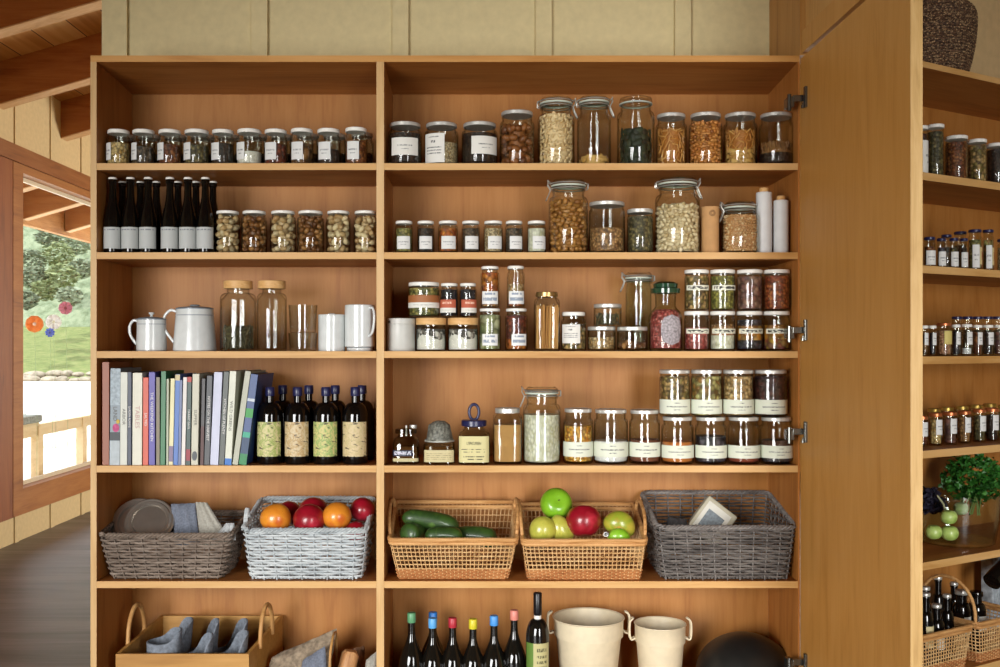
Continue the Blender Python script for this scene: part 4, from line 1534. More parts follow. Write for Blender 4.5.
for q in range(28):
    fs.append((0, 1 + q, 1 + (q + 1) % 28))
ov = MB()
# build as a curved grid clipped to an oval
K = 10
for i in range(K):
    for j in range(-0, 1):
        pass
grid = []
for i in range(K + 1):
    c = -1 + 2 * i / K
    hw = sqrt(max(0, 1 - c * c)) ** .6
    grid.append([(r * 1.02 * sin(.22 + .66 * hw * (-1 + 2 * j / K)), -r * 1.02 * cos(.22 + .66 * hw * (-1 + 2 * j / K)), zb * .50 + zb * .36 * c) for j in range(K + 1)])
vs = [p for row_ in grid for p in row_]
fs = [(i * (K + 1) + j, i * (K + 1) + j + 1, (i + 1) * (K + 1) + j + 1, (i + 1) * (K + 1) + j) for i in range(K) for j in range(K)]
ov.add(vs, fs)
ov.build('paper_label', plain('grey_lace_label', '#9a9396', .7, noise=.45, nscale=140), t)
# 4 x 2 block of jars
blk = [(684.2, 708.6), (709.8, 735), (736.6, 762.3), (763.2, 789.6)]
lo = [([(1, 'pink_salt')], .62, 'coarse pink salt crystals', 1), ([(.55, 'rice'), (.15, 'peach_salt'), (.3, 'brown_grain')], .72, 'white layer under a peach one', 1),
      ([(.3, 'layer_dark'), (.5, 'dried_orange'), (.2, 'layer_dark')], .85, 'dried orange over black pieces', 1), ([(.4, 'mixed_colour'), (.6, 'dried_orange')], .7, 'mixed colourful dried fruit', 1)]
hi = [([(1, 'pumpkin_mix')], .92, 'greenish brown seeds with a narrow label', 1), ([(1, 'green_seed')], .92, 'green seeds with a narrow label', 1),
      ([(1, 'mauve')], .90, 'mauve brown flakes', 0), ([(1, 'lentil_red')], .92, 'orange brown grains', 0)]
hi[3] = ([(1, 'lentil_red')], .92, 'orange brown grains by the hinge', 0)
tops = []
for (x0, x1), (ly, fh, lab, lb) in zip(blk, lo):
    q = J('glass_jar', 'lower stacked jar, %s' % lab, x0, x1, 311.3, ROW[3], .078, style='wide', fill=(fh, ly), lid=LIDW,
          paperl=[(-64, 64, .44, .56, L_CLEAR)], group='eight jars stacked two high on the third right shelf')
    tops.append(q['_top'])
for (x0, x1), (ly, fh, lab, lb), z in zip(blk, hi, tops):
    J('glass_jar', 'upper stacked jar of %s' % lab, x0 + .3, x1, 269.8, z + .0005, .078, style='wide', fill=(fh, ly), lid=LIDW,
      paperl=[(-64, 64, .5, .62, L_CLEAR)] if lb else None, group='eight jars stacked two high on the third right shelf')

# --- fourth row, left: books
BK = [  # bottom x0,x1 ; top y ; lean (px at top) ; colours: cover, name for label, text
    (102.2, 109.0, 361.8, 0, '#8c4a28', 'tall terracotta brown book at the left end', None, .20),
    (109.6, 119.6, 368.2, 1, '#7f8b92', 'grey landscape-printed book with a pink flower on its spine', None, .21),
    (120.0, 127.0, 372, .5, '#c3c4b8', 'pale grey-white book right of the pink flower one', 'ARBOR', .2),
    (127.3, 131.2, 371.8, .3, '#2b3348', 'thin navy book between the grey-white and the cream ones', 'GARDEN ROOMS', .2),
    (132.2, 141.8, 372.6, .5, '#cdcab8', 'thick cream book with faded lettering', 'TABLES', .22),
    (142.8, 148.2, 377.2, .2, '#c4492a', 'orange red book with white lettering', 'SALTED', .19),
    (148.7, 154.8, 371.8, .2, '#4b3f96', 'violet book with white lettering', 'THE WEEKEND KITCHEN', .2),
    (156.2, 159.6, 377, 0, '#6e6248', 'thin drab olive book beside the green one', None, .18),
    (160.2, 165.0, 371, 1, '#1f6a3c', 'bright green upright book', None, .21),
    (166.2, 168.2, 378.6, .5, '#9fa58c', 'very thin sage booklet', None, .18),
    (168.6, 172.8, 378.2, 2, '#d2cb9c', 'pale yellow book with a mauve foot', None, .19),
    (173.2, 177.8, 374, 2.2, '#3f68ae', 'mid blue book with a yellowish head', None, .2),
    (178.2, 180.6, 379.8, 1.6, '#5c6a90', 'thin slate blue book', None, .19),
    (181.2, 185.0, 377, 2, '#cfcac4', 'narrow off-white book with tiny pink letters', None, .2),
    (185.8, 190.0, 376.6, 1.6, '#1f3d38', 'dark teal book with a red head and foot', 'MARKET DAYS', .2),
    (191.0, 197.8, 373.6, 1.6, '#b9b6a2', 'warm grey book with a dark oval near the foot', 'SUPPER', .22),
    (200.2, 203.4, 378.4, 1.8, '#24201f', 'thin black book with a red foot', None, .19),
    (204.0, 209.4, 375.4, 3, '#33363a', 'charcoal book with small white lettering', 'NOTES ON THE HARVEST', .2),
    (210.0, 218.2, 372, 4.2, '#b5b8cc', 'wide lavender white book', None, .22),
    (218.8, 224.0, 371.4, 5, '#454b46', 'dark green-grey book with pale lettering', 'KITCHEN OF PLENTY', .22),
    (224.6, 231.2, 371, 5.2, '#c6c8b6', 'off-white book with a blue round mark at the foot', 'WILD GREENS', .24),
    (232.2, 237.8, 371.2, 13, '#a4a592', 'plain grey-cream book leaning right', None, .24),
    (238.8, 246.2, 374.4, 12, '#2c4678', 'leaning blue and green patterned book at the end of the row', None, .26),
]


def text_mesh(txt, size, mat, parent, M, name='spine_title', depth=.0002, align='CENTER', xs=1.0):
    cu = bpy.data.curves.new('t', 'FONT')
    cu.body = txt
    cu.size = size
    cu.align_x = align
    cu.align_y = 'CENTER'
    cu.extrude = depth
    cu.resolution_u = 2
    o = bpy.data.objects.new('t', cu)
    COL.objects.link(o)
    dg = bpy.context.evaluated_depsgraph_get()
    me = bpy.data.meshes.new_from_object(o.evaluated_get(dg))
    bpy.data.objects.remove(o)
    me.materials.clear()
    me.materials.append(mat)
    me.name = name
    me.transform(M @ Matrix.Diagonal((xs, 1, 1, 1)))
    q = bpy.data.objects.new(name, me)
    COL.objects.link(q)
    q.parent = parent
    return q


M_pages = plain('book_pages', '#cfc6ac', .9, noise=.12, nscale=200)
M_ink_w = plain('white_print', '#dcdad4', .6)
M_ink_d = plain('dark_print', '#4c4a46', .6)
M_ink_p = plain('rose_print', '#b58a86', .6)
for i, (x0, x1, yt, lean, c, lab, txt, dep) in enumerate(BK):
    y0 = .012
    s = (D0 + y0) / F
    w = (x1 - x0) * s
    hgt = (ZC + (PY - yt) * s) - ROW[4] - .001
    ang = math.atan2(lean * s, hgt)
    t = thing('book', lab, 'book', ((x0 - PX) * s, y0, ROW[4] + .0002 + (0 if lean < 1 else 0)), 0, 'books on the fourth left shelf')
    L = hgt / cos(ang)
    t.rotation_euler = (0, ang, 0)
    if lean:
        # keep the lower right corner on the shelf
        t.location.z += w * sin(ang)
    cm = plain('book_cover_%d' % i, c, .45, noise=.05)
    cb = MB()
    ct = min(.0016, w * .2)
    cb.box(0, w, 0, .004, 0, L)
    cb.box(0, ct, .004, dep, 0, L)
    cb.box(w - ct, w, .004, dep, 0, L)
    cb.build('cover', cm, t, smooth=False, bevel=.0008 if w > .012 else 0)
    MB().box(ct + .0002, w - ct - .0002, .005, dep - .004, .003, L - .003).build('pages', M_pages, t, smooth=False)
    R = Matrix.Translation((w / 2, -.0004, L * .52)) @ Matrix.Rotation(radians(90), 4, 'X') @ Matrix.Rotation(radians(-90), 4, 'Z')
    if txt:
        mi_ = M_ink_w if c in ('#2b3348', '#c4492a', '#4b3f96', '#1f3d38', '#33363a', '#454b46') else (M_ink_p if 'cream' in lab else M_ink_d)
        sz = min(w * .62, L * .5 / (.62 * len(txt)))
        text_mesh(txt, sz, mi_, t, R, xs=1.15)

    def band(f0, f1, col, nm='spine_band', noise=.1, ns=60):
        MB().box(-.0004 + .0004, w, -.0006, .0, L * f0, L * f1).build(nm, plain(nm + col, col, .5, noise=noise, nscale=ns), t, smooth=False)
    if i == 1:
        band(0, .25, '#a7b0b4'); band(.255, .34, '#2e3338'); band(.62, 1, '#93a0a8', 'spine_photo', .35, 90)
        MB().blob((w * .6, -.001, L * .385), (w * .34, .0015, w * .42), None, 0, 2).build('flower_print', plain('pink_print', '#b84a7a', .6, noise=.35, nscale=90), t)
        MB().blob((w * .8, -.001, L * .45), (w * .18, .0012, w * .22), None, 0, 2).build('flower_print', plain('yellow_print', '#c9a83c', .6), t)
        text_mesh('LAND', w * .55, M_ink_d, t, Matrix.Translation((w / 2, -.0008, L * .53)) @ Matrix.Rotation(radians(90), 4, 'X') @ Matrix.Rotation(radians(-90), 4, 'Z'))
    if i == 10:
        band(.04, .22, '#7a6a84')
    if i == 11:
        band(.93, .995, '#bdb184')
    if i == 14:
        band(.94, .999, '#a8322c'); band(.05, .18, '#8c2432')
    if i == 15:
        MB().blob((w / 2, -.0008, L * .1), (w * .38, .001, w * .7), None, 0, 2).build('spine_mark', plain('oval_print', '#5c6064', .6), t)
    if i == 16:
        band(0, .45, '#48201c')
    if i == 20:
        band(0, .07, '#2468b4')
    if i == 22:
        band(0, .12, '#1f7a44'); band(.3, .36, '#2c9a7c'); band(.52, .62, '#2c8c3c'); band(.7, .73, '#b8c0c8'); band(.12, .3, '#274060')
# --- olive oil bottles
def oil_label(name, base, tint):
    m, nt, p = newmat(name)
    uv = N(nt, 'ShaderNodeUVMap')
    n1 = N(nt, 'ShaderNodeTexNoise', Scale=5.0, Detail=3.0, Distortion=1.5)
    nt.links.new(uv.outputs[0], n1.inputs['Vector'])
    c1 = ramp(nt, n1.outputs[0], [(.42, base), (.55, tint), (.62, base)])
    mp = N(nt, 'ShaderNodeMapping')
    mp.inputs['Scale'].default_value = (6, 13, 1)
    nt.links.new(uv.outputs[0], mp.inputs[0])
    n2 = N(nt, 'ShaderNodeTexNoise', Scale=1.0, Detail=2.0, Distortion=.8)
    nt.links.new(mp.outputs[0], n2.inputs['Vector'])
    gt = ramp(nt, n2.outputs[0], [(.60, (0, 0, 0)), (.66, (1, 1, 1))])
    mm = N(nt, 'ShaderNodeMix', _data_type='RGBA')
    nt.links.new(gt, mm.inputs[0])
    nt.links.new(c1, mm.inputs[6])
    mm.inputs[7].default_value = lin('#4c4234')
    nt.links.new(mm.outputs[2], p.inputs['Base Color'])
    p.inputs['Roughness'].default_value = .6
    return m


OL = [(270, 'green tint over its left half', oil_label('oil_label_a', '#c9bf8c', '#8ca04c')), (297.6, 'pale beige print', oil_label('oil_label_b', '#c9b894', '#b0905c')),
      (326, 'yellow-green print', oil_label('oil_label_c', '#c6bc7c', '#7ca058')), (355.2, 'mostly pale cream print', oil_label('oil_label_d', '#c9b68c', '#b8a878'))]
for i, (px, lab, lm) in enumerate(OL):
    bottle('oil_bottle', 'dark oil bottle with leafy label, %s' % lab, px, 25.2, 387, ROW[4], .075, M_navy, .030, lab=[(-66, 66, .10, .55, lm)],
           sh=.62, nk=.80, neck=.30, cap_r=.0160, group='oil bottles with leafy labels', seal=(.745, .765, M_metal))
for i, px in enumerate((282.8, 308.8, 335.2, 362)):
    bottle('oil_bottle', 'dark oil bottle standing in shadow behind the one with %s' % OL[i][1], px, 24.4, 385.2, ROW[4], .185, M_navy, .030,
           sh=.62, nk=.80, neck=.30, cap_r=.0160, group='oil bottles in the rear rank', seal=(.745, .765, M_metal))

# --- fourth row, right
# faceted little bottle with amber liquid
def square_bottle(name, label, x0, x1, ysh, ytop, fillf, labspec, capf, y=.08):
    s = (D0 + y) / F
    t = thing(name, label, 'jar', (((x0 + x1) / 2 - PX) * s, y, ROW[4]))
    r = (x1 - x0) / 2 * s
    hs = ZC + (PY - ysh) * s - ROW[4]
    H = ZC + (PY - ytop) * s - ROW[4]
    n = 5
    prof = [(0, .002), (r * .9, 0), (r, .004), (r, hs * .78), (r * .9, hs * .92), (r * .62, hs), (r * .60, hs + .008), (r * .57, hs + .008), (r * .58, hs - .002), (r * .86, hs * .88), (r - .003, hs * .76), (r - .003, .008), (0, .007)]
    MB().lathe(prof, 36, n=n).build('glass_body', M_glass, t)
    if fillf:
        MB().lathe([(0, .0075), (r - .0045, .0085), (r - .0045, hs * fillf), (0, hs * fillf + .001)], 36, n=n).build('contents', LIQ, t)
    for (a0, a1, f0, f1, m) in labspec:
        MB().patch(r + .0008, a0, a1, hs * f0, hs * f1, 14, n=n).build('paper_label', m, t)
    capf(t, r, hs, H)
    return t


def cap_glass(t, r, hs, H):
    MB().lathe([(r * .6, hs + .009), (r * .82, hs + .010), (r * .82, H * .9), (r * .6, H * .93), (0, H * .93)], 28, n=3).build('stopper', glass('smoky_glass', '#b9bcb4', '#4a4c48', 1.6), t)
    MB().lathe([(0, hs), (.004, hs), (.004, H - .002), (0, H)], 12).build('spout', M_metal, t)
    MB().lathe([(0, H - .012), (.013, H - .012), (.013, H - .001), (0, H)], 16, c=(.022, .02)).build('cap', M_metal, t)


def cap_cloth(t, r, hs, H):
    rl = random.Random(4)
    mb = MB()
    prof = [(r * .92, hs * .93), (r * .86, hs * 1.02), (r * .80, hs * 1.10), (r * .66, H * .88), (r * .36, H * .98), (0, H)]
    mb.lathe(prof, 40, jit=.16)
    mb.build('crumpled_cover', plain('crumpled_foil', '#6c6c62', .6, noise=.7, nscale=120), t)
    MB().lathe([(r * .93, hs * .90), (r * .97, hs * .92), (r * .95, hs * .96), (r * .9, hs * .97)], 32).build('cover_band', plain('foil_band', '#b8b8ae', .5), t)


def cap_ring(t, r, hs, H):
    rc_ = r * .80
    zc_ = hs + .008
    hcap = .020
    c = MB().lathe([(rc_ * .7, zc_ - .004), (rc_, zc_), (rc_, zc_ + hcap - .003), (rc_ - .003, zc_ + hcap), (0, zc_ + hcap)], 32).build('cap', M_navy, t)
    rr_ = (H - zc_ - hcap) / 2
    MB().tube([(rr_ * .62 * cos(2 * pi * k / 28), 0, zc_ + hcap + rr_ * .98 + rr_ * .98 * sin(2 * pi * k / 28)) for k in range(28)], .0052, 10, closed=True).build('pull_ring', M_navy, c)


square_bottle('oil_flask', 'squat glass flask of amber oil with a clear stopper, first on its shelf', 393.2, 419.5, 436, 425, .62,
              [(-52, 30, .30, .52, paper('navy_label', '#24263a', '#c8c8d4', rows=((.5, .3, .4),), density=14)), (-52, 52, .10, .22, L_TAN)], cap_glass)
square_bottle('honey_jar', 'dark squat jar whose top is wrapped in crumpled grey cloth', 424, 455, 439, 420.5, .74, [(-50, 50, .10, .60, L_TAN)], cap_cloth)
t = square_bottle('stoppered_jar', 'square jar with a navy cap, a ring to pull it by and a cream label', 458.4, 489.7, 428, 404, .72, [(-50, 50, .06, .80, paper('lettered_cream', '#c9c08c', '#4c4a34', rows=((.5, .015, .4), (.4, .015, .4), (.22, .02, .34), (.12, .02, .34)), density=16))], cap_ring)
rr_ = (489.7 - 458.4) / 2 * (D0 + .08) / F
text_mesh("L'EPICURIEN", .0145, plain('label_ink', '#3c3a28', .7), t, Matrix.Translation((0, -rr_ - .0016, .071)) @ Matrix.Rotation(radians(90), 4, 'X'), name='label_lettering', xs=.62)
J('square_jar', 'square jar of light brown sugar with a silver lid', 493, 522, 408, ROW[4], .085, style='square', fill=(.74, [(1, 'sugar_brown')]), lid=(M_silver, M_metal))
J('clip_top_jar', 'big clip-top jar of white rice on the fourth right shelf', 522.8, 560.5, 387, ROW[4], .085, style='clip', side=-1, fill=(.66, [(1, 'rice')]))
D4 = [(563.2, 593, 408.5, [(1, 'corn')], .72, 'yellow popping corn'), (593.6, 628, 409.3, [(1, 'white_flake')], .42, 'white crystals'), (629, 660, 409.8, [(1, 'bean_rust')], .45, 'dull brown powder'),
      (661.3, 693.4, 416.6, [(1, 'orange_powder')], .48, 'orange powder'), (694.8, 726.4, 416.8, [(1, 'layer_dark')], .62, 'purplish black flakes'), (727.4, 759.6, 416.8, [(1, 'paprika')], .22, 'a little red-brown powder'),
      (760.2, 792.6, 417, [(.25, 'layer_dark'), (.75, 'cocoa')], .52, 'dark cocoa powder by the hinge')]
tp = {}
for i, (x0, x1, yt, ly, fh, lab) in enumerate(D4):
    q = J('glass_jar', 'big jar with pale band label holding %s' % lab, x0, x1, yt, ROW[4], .078 if i > 2 else .09, style='plain', fill=(fh, ly),
          paperl=[(-82, 82, .13, .40, L_BAND)], lid=(M_silver, M_metal), group='band-labelled jars on the fourth right shelf')
    tp[i] = q['_top']
D4u = [(659.3, 689.8, [(1, 'pumpkin_mix')], 'mixed green and brown seeds'), (690.8, 721.6, [(1, 'pistachio_mix')], 'shelled pistachios'), (722.8, 753.4, [(1, 'barley')], 'golden barley'),
       (754.2, 786.6, [(1, 'dark_beans')], 'dark red beans')]
for i, (x0, x1, ly, lab) in enumerate(D4u):
    J('glass_jar', 'upper band-labelled jar of %s, standing on another jar' % lab, x0, x1, 369.8, tp[3 + i] + .0005, .078, style='wide', fill=(.93, ly),
      paperl=[(-82, 82, .07, .37, L_BAND)], lid=(M_silver, M_metal), group='upper band-labelled jars')

# ------------------------------------------------------------------ baskets
def peri(w, dpt, rc_, t):
    """rounded rectangle centred at 0 (w along x, dpt along y), t in 0..1 from the front left corner; returns x, y, nx, ny"""
    a, b = w / 2 - rc_, dpt / 2 - rc_
    q = pi * rc_ / 2
    L = [2 * a, q, 2 * b, q, 2 * a, q, 2 * b, q]
    tot = sum(L)
    s = (t % 1) * tot
    segs = [(-a, -b - rc_, 1, 0), (a, -b, -90), (a + rc_, -b, 0, 1), (a, b, 0), (a, b + rc_, -1, 0), (-a, b, 90), (-a - rc_, b, 0, -1), (-a, -b, 180)]
    for k, l in enumerate(L):
        if s <= l or k == 7:
            g_ = segs[k]
            if k % 2 == 0:
                x, y_ = g_[0] + g_[2] * s, g_[1] + g_[3] * s
                return x, y_, g_[3], -g_[2]
            th = radians(g_[2]) + (s / rc_ if rc_ else 0)
            return g_[0] + rc_ * cos(th), g_[1] + rc_ * sin(th), cos(th), sin(th)
        s -= l


def basket(name, label, fl, fr, bl, br, bot_l, bot_r, yrim, yback, ybot, y0, y1, z, style, mats, group=None, rt=False, rows=None, st=None, handles=None, rcn=.03, local=None):
    """fl, fr: pixel x of the front rim; bl, br: back rim; bot: front bottom; y0/y1 depth of front and back"""
    s0 = (D0 + y0) / F
    if local:
        W1, W0, Dp, H, raise_, loc, rz = local
    else:
        W1 = (fr - fl) * s0
        W0 = (bot_r - bot_l) * s0
        Dp = y1 - y0
        X = ((fl + fr) / 2 - PX) * s0
        H = ZC + (PY - yrim) * s0 - z
        raise_ = max(0, ZC + (PY - yback) * (D0 + y1) / F - z - H)
        loc, rz = (X, (y0 + y1) / 2, z), 0
    t = thing(name, label, 'basket', loc, rz, group)
    Db = Dp - (W1 - W0) * .5
    t['_H'] = H

    def P(u, f, off=0, fo=0):
        w = W0 + (W1 - W0) * f ** .8
        dd = Db + (Dp - Db) * f ** .8
        x, y_, nx, ny = peri(w, dd, rcn, u)
        ztop = H + raise_ * (y_ / Dp + .5) ** 1.0
        return Vector((x + nx * off, y_ + ny * off, f * ztop + fo)), Vector((nx, ny, 0))
    per = 2 * (W1 + Dp)
    wall = MB()
    if style == 'wicker':
        ns = int(per / .046) // 2 * 2
        nr = rows or 15
        amp, ra, rb = .0052, .0021, H / nr * .36
        samp = ns * 8
        for k in range(nr):
            f = .06 + .88 * k / (nr - 1)
            vs, fs = [], []
            jz = rnd.uniform(-.12, .12) * H / nr
            for i in range(samp):
                u = i / samp
                o = amp * sin(pi * u * ns + pi * k)
                p, n_ = P(u, f, o)
                p.z += jz + rnd.uniform(-.05, .05) * H / nr
                for (aa, bb) in ((1, 0), (0, 1), (-1, 0), (0, -1)):
                    vs.append(tuple(p + n_ * (ra * aa) + Vector((0, 0, rb * bb))))
            for i in range(samp):
                j = (i + 1) % samp
                for q in range(4):
                    fs.append((i * 4 + q, j * 4 + q, j * 4 + (q + 1) % 4, i * 4 + (q + 1) % 4))
            wall.add(vs, fs, 0)
        for i in range(ns):
            u = (i + .5) / ns
            wall.tube([P(u, f, 0)[0] for f in (0, .33, .66, 1)], .0024, 5, mi=1)
    else:
        ns = int(per / .0150)
        nr = rows or 7
        # open grid of doubled canes above a dense band
        for k in range(nr):
            f = .27 + .62 * k / (nr - 1)
            samp = ns * 2
            vs, fs = [], []
            for i in range(samp):
                u = i / samp
                p, n_ = P(u, f, .0013 * (1 if (i + k * 2) % 4 < 2 else -1))
                for (aa, bb) in ((.0014, 0), (0, .0021), (-.0014, 0), (0, -.0021)):
                    vs.append(tuple(p + n_ * aa + Vector((0, 0, bb))))
            for i in range(samp):
                j = (i + 1) % samp
                for q in range(4):
                    fs.append((i * 4 + q, j * 4 + q, j * 4 + (q + 1) % 4, i * 4 + (q + 1) % 4))
            wall.add(vs, fs, 0)
        for i in range(ns):
            wall.tube([P((i + .5) / ns, f, 0)[0] for f in (.02, .5, 1)], .0019, 5, mi=1)
        for k in range(6):
            f = .03 + .20 * k / 5
            samp = ns * 2
            vs, fs = [], []
            for i in range(samp):
                p, n_ = P(i / samp, f, .0024 * (1 if (i + k * 2) % 4 < 2 else -1))
                for (aa, bb) in ((.002, 0), (0, .003), (-.002, 0), (0, -.003)):
                    vs.append(tuple(p + n_ * aa + Vector((0, 0, bb))))
            for i in range(samp):
                j = (i + 1) % samp
                for q in range(4):
                    fs.append((i * 4 + q, j * 4 + q, j * 4 + (q + 1) % 4, i * 4 + (q + 1) % 4))
            wall.add(vs, fs, 2)
    wall.build('woven_wall', mats, t)
    # base
    bs = MB()
    vs = [(0, 0, .004)]
    for i in range(48):
        vs.append(tuple(P(i / 48, .015)[0]))
    bs.add(vs, [(0, 1 + i, 1 + (i + 1) % 48) for i in range(48)])
    for i in range(int(W0 / .012)):
        xx_ = -W0 / 2 + .01 + i * .012
        if xx_ < W0 / 2 - .01:
            bs.tube([(xx_, -Db / 2 + .006, .005), (xx_, Db / 2 - .006, .005)], .004, 5)
    bs.build('base', mats[0], t)
    # rim
    rim = MB()
    if style == 'wicker':
        for sp_ in range(3):
            pts = []
            nn = 170
            for i in range(nn):
                u = i / nn
                p, n_ = P(u, 1.0)
                a = 2 * pi * (u * int(per / .045) + sp_ / 3)
                pts.append(p + n_ * (.0065 * cos(a)) + Vector((0, 0, .0055 * sin(a) - .001)))
            rim.tube(pts, .0044, 6, closed=True)
    else:
        nn = 300
        pts, tp_ = [], []
        for i in range(nn):
            p, n_ = P(i / nn, 1.0)
            pts.append(p)
            tp_.append(1.0 if i % 2 else .88)
        rim.tube(pts, .0082, 8, closed=True, taper=tp_)
        pts = [P(i / nn, .95, 0, -.006)[0] for i in range(nn)]
        rim.tube(pts, .0068, 8, closed=True, taper=tp_)
    rim.build('rim', mats[min(3, len(mats) - 1)], t)
    if handles:
        for (side, hgt, wid) in handles:
            # an arch over each short side
            sx = side * W1 / 2
            pts = []
            for i in range(21):
                a = pi * i / 20
                yy_ = -cos(a) * wid / 2 - .01
                zz = H + raise_ * (yy_ / Dp + .5) + sin(a) ** .75 * hgt
                pts.append((sx + side * .006 * sin(a), yy_, zz))
            tpr = [1.0 if i % 2 else .9 for i in range(21)]
            m = MB()
            m.tube(pts, .0062, 8, taper=tpr)
            m.build('handle', mats[min(3, len(mats) - 1)], t)
    return t


def cane(name, c1, c2, c3):
    return wood(name, c1, c2, c3, 'X', rough=.55, scale=5, knots=False)


Bb = [cane('grey_brown_wicker', '#75665a', '#54473d', '#96877a'), cane('grey_brown_stake', '#6a5c50', '#4c4036', '#8a7a6c')]
Bw = [cane('whitewashed_wicker', '#b9bfc1', '#8f979b', '#d2d6d6'), cane('whitewashed_stake', '#a8aeb0', '#858d92', '#c4c8c8')]
Bd = [cane('charcoal_wicker', '#5a5450', '#3b3633', '#7c7670'), cane('charcoal_stake', '#6e6864', '#4a4441', '#8e8882')]
Br = [cane('rattan_cane', '#c99e68', '#a2743f', '#dcb884'), cane('rattan_stake', '#c99e68', '#a2743f', '#dcb884'), cane('rattan_base_band', '#a86c3e', '#824c26', '#bf8450'),
      cane('rattan_rim', '#bf8c54', '#94602c', '#d6a870')]
BG = 'baskets on the fifth shelf'
bk1 = basket('wicker_basket', 'grey-brown wicker basket holding metal lids and folded cloths', 97.5, 231, 0, 0, 111, 222, 535, 512, 579, .012, .285, ROW[5], 'wicker', Bb, rows=15)
bk2 = basket('wicker_basket', 'whitewashed wicker basket full of red and orange fruit', 242, 366, 0, 0, 249, 360, 530, 498, 580, .012, .32, ROW[5], 'wicker', Bw, rows=17)
hm = MB()
for k in range(2):
    hm.tube([(-.212 + .006 * k, -.10 + .055 * i / 8, .172 + .045 * sin(pi * i / 8) + .02 * i / 8) for i in range(9)], .0045, 6)
hm.build('handle', Bw[0], bk2)
bk3 = basket('rattan_basket', 'open-weave rattan basket with green courgettes in it', 389, 517, 0, 0, 398, 507, 540, 502, 580, .012, .30, ROW[5], 'rattan', Br, handles=[(-1, .062, .20), (1, .062, .20)], rcn=.015)
bk4 = basket('rattan_basket', 'open-weave rattan basket with apples and mangoes piled in it', 522.5, 646.5, 0, 0, 526, 638, 541, 504, 580.5, .012, .30, ROW[5], 'rattan', Br, handles=[(-1, .062, .20), (1, .062, .20)], rcn=.015)
bk5 = basket('wicker_basket', 'large charcoal wicker basket holding a packet', 657, 796.5, 0, 0, 663, 789, 527, 492, 581, .010, .34, ROW[5], 'wicker', Bd, rows=19)

# ------------------------------------------------------------------ fruit
def fruit_mat(name, c1, c2, c3=None, scale=9, rough=.3, axis_mix=None):
    if name in MATS:
        return MATS[name]
    m, nt, p = newmat(name)
    tc = N(nt, 'ShaderNodeTexCoord')
    nz = N(nt, 'ShaderNodeTexNoise', Scale=scale, Detail=3.0, Distortion=.4)
    nt.links.new(tc.outputs['Object'], nz.inputs['Vector'])
    n2 = N(nt, 'ShaderNodeTexNoise', Scale=350.0, Detail=1.0)
    nt.links.new(tc.outputs['Object'], n2.inputs['Vector'])
    col = ramp(nt, nz.outputs[0], [(.38, c1), (.55, c2), (.68, c3 or c2)])
    sp = ramp(nt, n2.outputs[0], [(.66, (1, 1, 1)), (.74, (.72, .62, .45))])
    mm = N(nt, 'ShaderNodeMix', _data_type='RGBA', _blend_type='MULTIPLY')
    mm.inputs[0].default_value = 1
    nt.links.new(col, mm.inputs[6])
    nt.links.new(sp, mm.inputs[7])
    nt.links.new(mm.outputs[2], p.inputs['Base Color'])
    p.inputs['Roughness'].default_value = rough
    p.inputs['Coat Weight'].default_value = .25
    MATS[name] = m
    return m


F_org = fruit_mat('orange_mango_skin', '#cf7a22', '#dc8c2a', '#c45c20')
F_red = fruit_mat('red_fruit_skin', '#9c1228', '#86101e', '#b42a3c')
F_grn = fruit_mat('green_apple_skin', '#6fa41e', '#7fb428', '#8fc03c')
F_ylw = fruit_mat('yellow_green_skin', '#a9a83c', '#b8b44c', '#9ca03a')
F_mng = fruit_mat('mango_skin', '#b3a43c', '#8c9c2c', '#b8843c', 14)
F_zuc = fruit_mat('courgette_skin', '#34521c', '#243e16', '#52722c', 22, .5)
M_stem = plain('fruit_stem', '#4c3a1e', .8)


def fruit(name, label, px, py, y, rpx, mat, cat='fruit', kind='round', sq=.95, tilt=(0, 0, 0), group=None, elong=1.0, stem=True, rt=None):
    s = (D0 + y) / F if rt is None else (D0 + rt[1]) / F
    p = at(px, py, y) if rt is None else Vector((rt[0], rt[1], ZC + (PY - py) * s))
    r = rpx * s
    t = thing(name, label, cat, p, 0, group)
    t.rotation_euler = tilt
    prof = []
    n = 14
    for i in range(n + 1):
        a = -pi / 2 + pi * i / n
        rr = r * cos(a)
        z = r * sin(a) * sq * elong
        if kind == 'apple':
            z -= r * .22 * math.exp(-(rr / (r * .38)) ** 2) * (1 if a > 0 else -.8)
            rr *= 1 + .05 * sin(a)
        if kind == 'zuc':
            rr = r * (max(0, 1 - abs(sin(a)) ** 6)) ** .5 * (1 + .12 * sin(a))
        prof.append((max(rr, 0) if 0 < i < n else 0, z))
    jitter = MB().lathe(prof, 28)
    if kind == 'zuc':
        jitter.v = [(x + r * .25 * (z / (r * elong)) ** 2, y_, z) for x, y_, z in jitter.v]
    if kind == 'mango':
        jitter.v = [(x * 1.0 + .12 * r * (z / r) ** 2, y_ * .88, z) for x, y_, z in jitter.v]
    jitter.build('flesh', mat, t, angle=80)
    if stem:
        zt = r * sq * elong
        k = .62 if kind == 'apple' else .97
        if kind == 'zuc':
            MB().lathe([(r * .4, zt * .97), (r * .34, zt * 1.05), (r * .42, zt * 1.12), (0, zt * 1.12)], 8, c=(r * .25, 0)).build('stem', plain('green_stem', '#6c7c3c', .7), t)
        else:
            MB().tube([(0, 0, zt * k - .002), (.001, 0, zt * k + .006), (.003, 0, zt * k + .013)], .0022, 6).build('stem', M_stem, t)
    return t


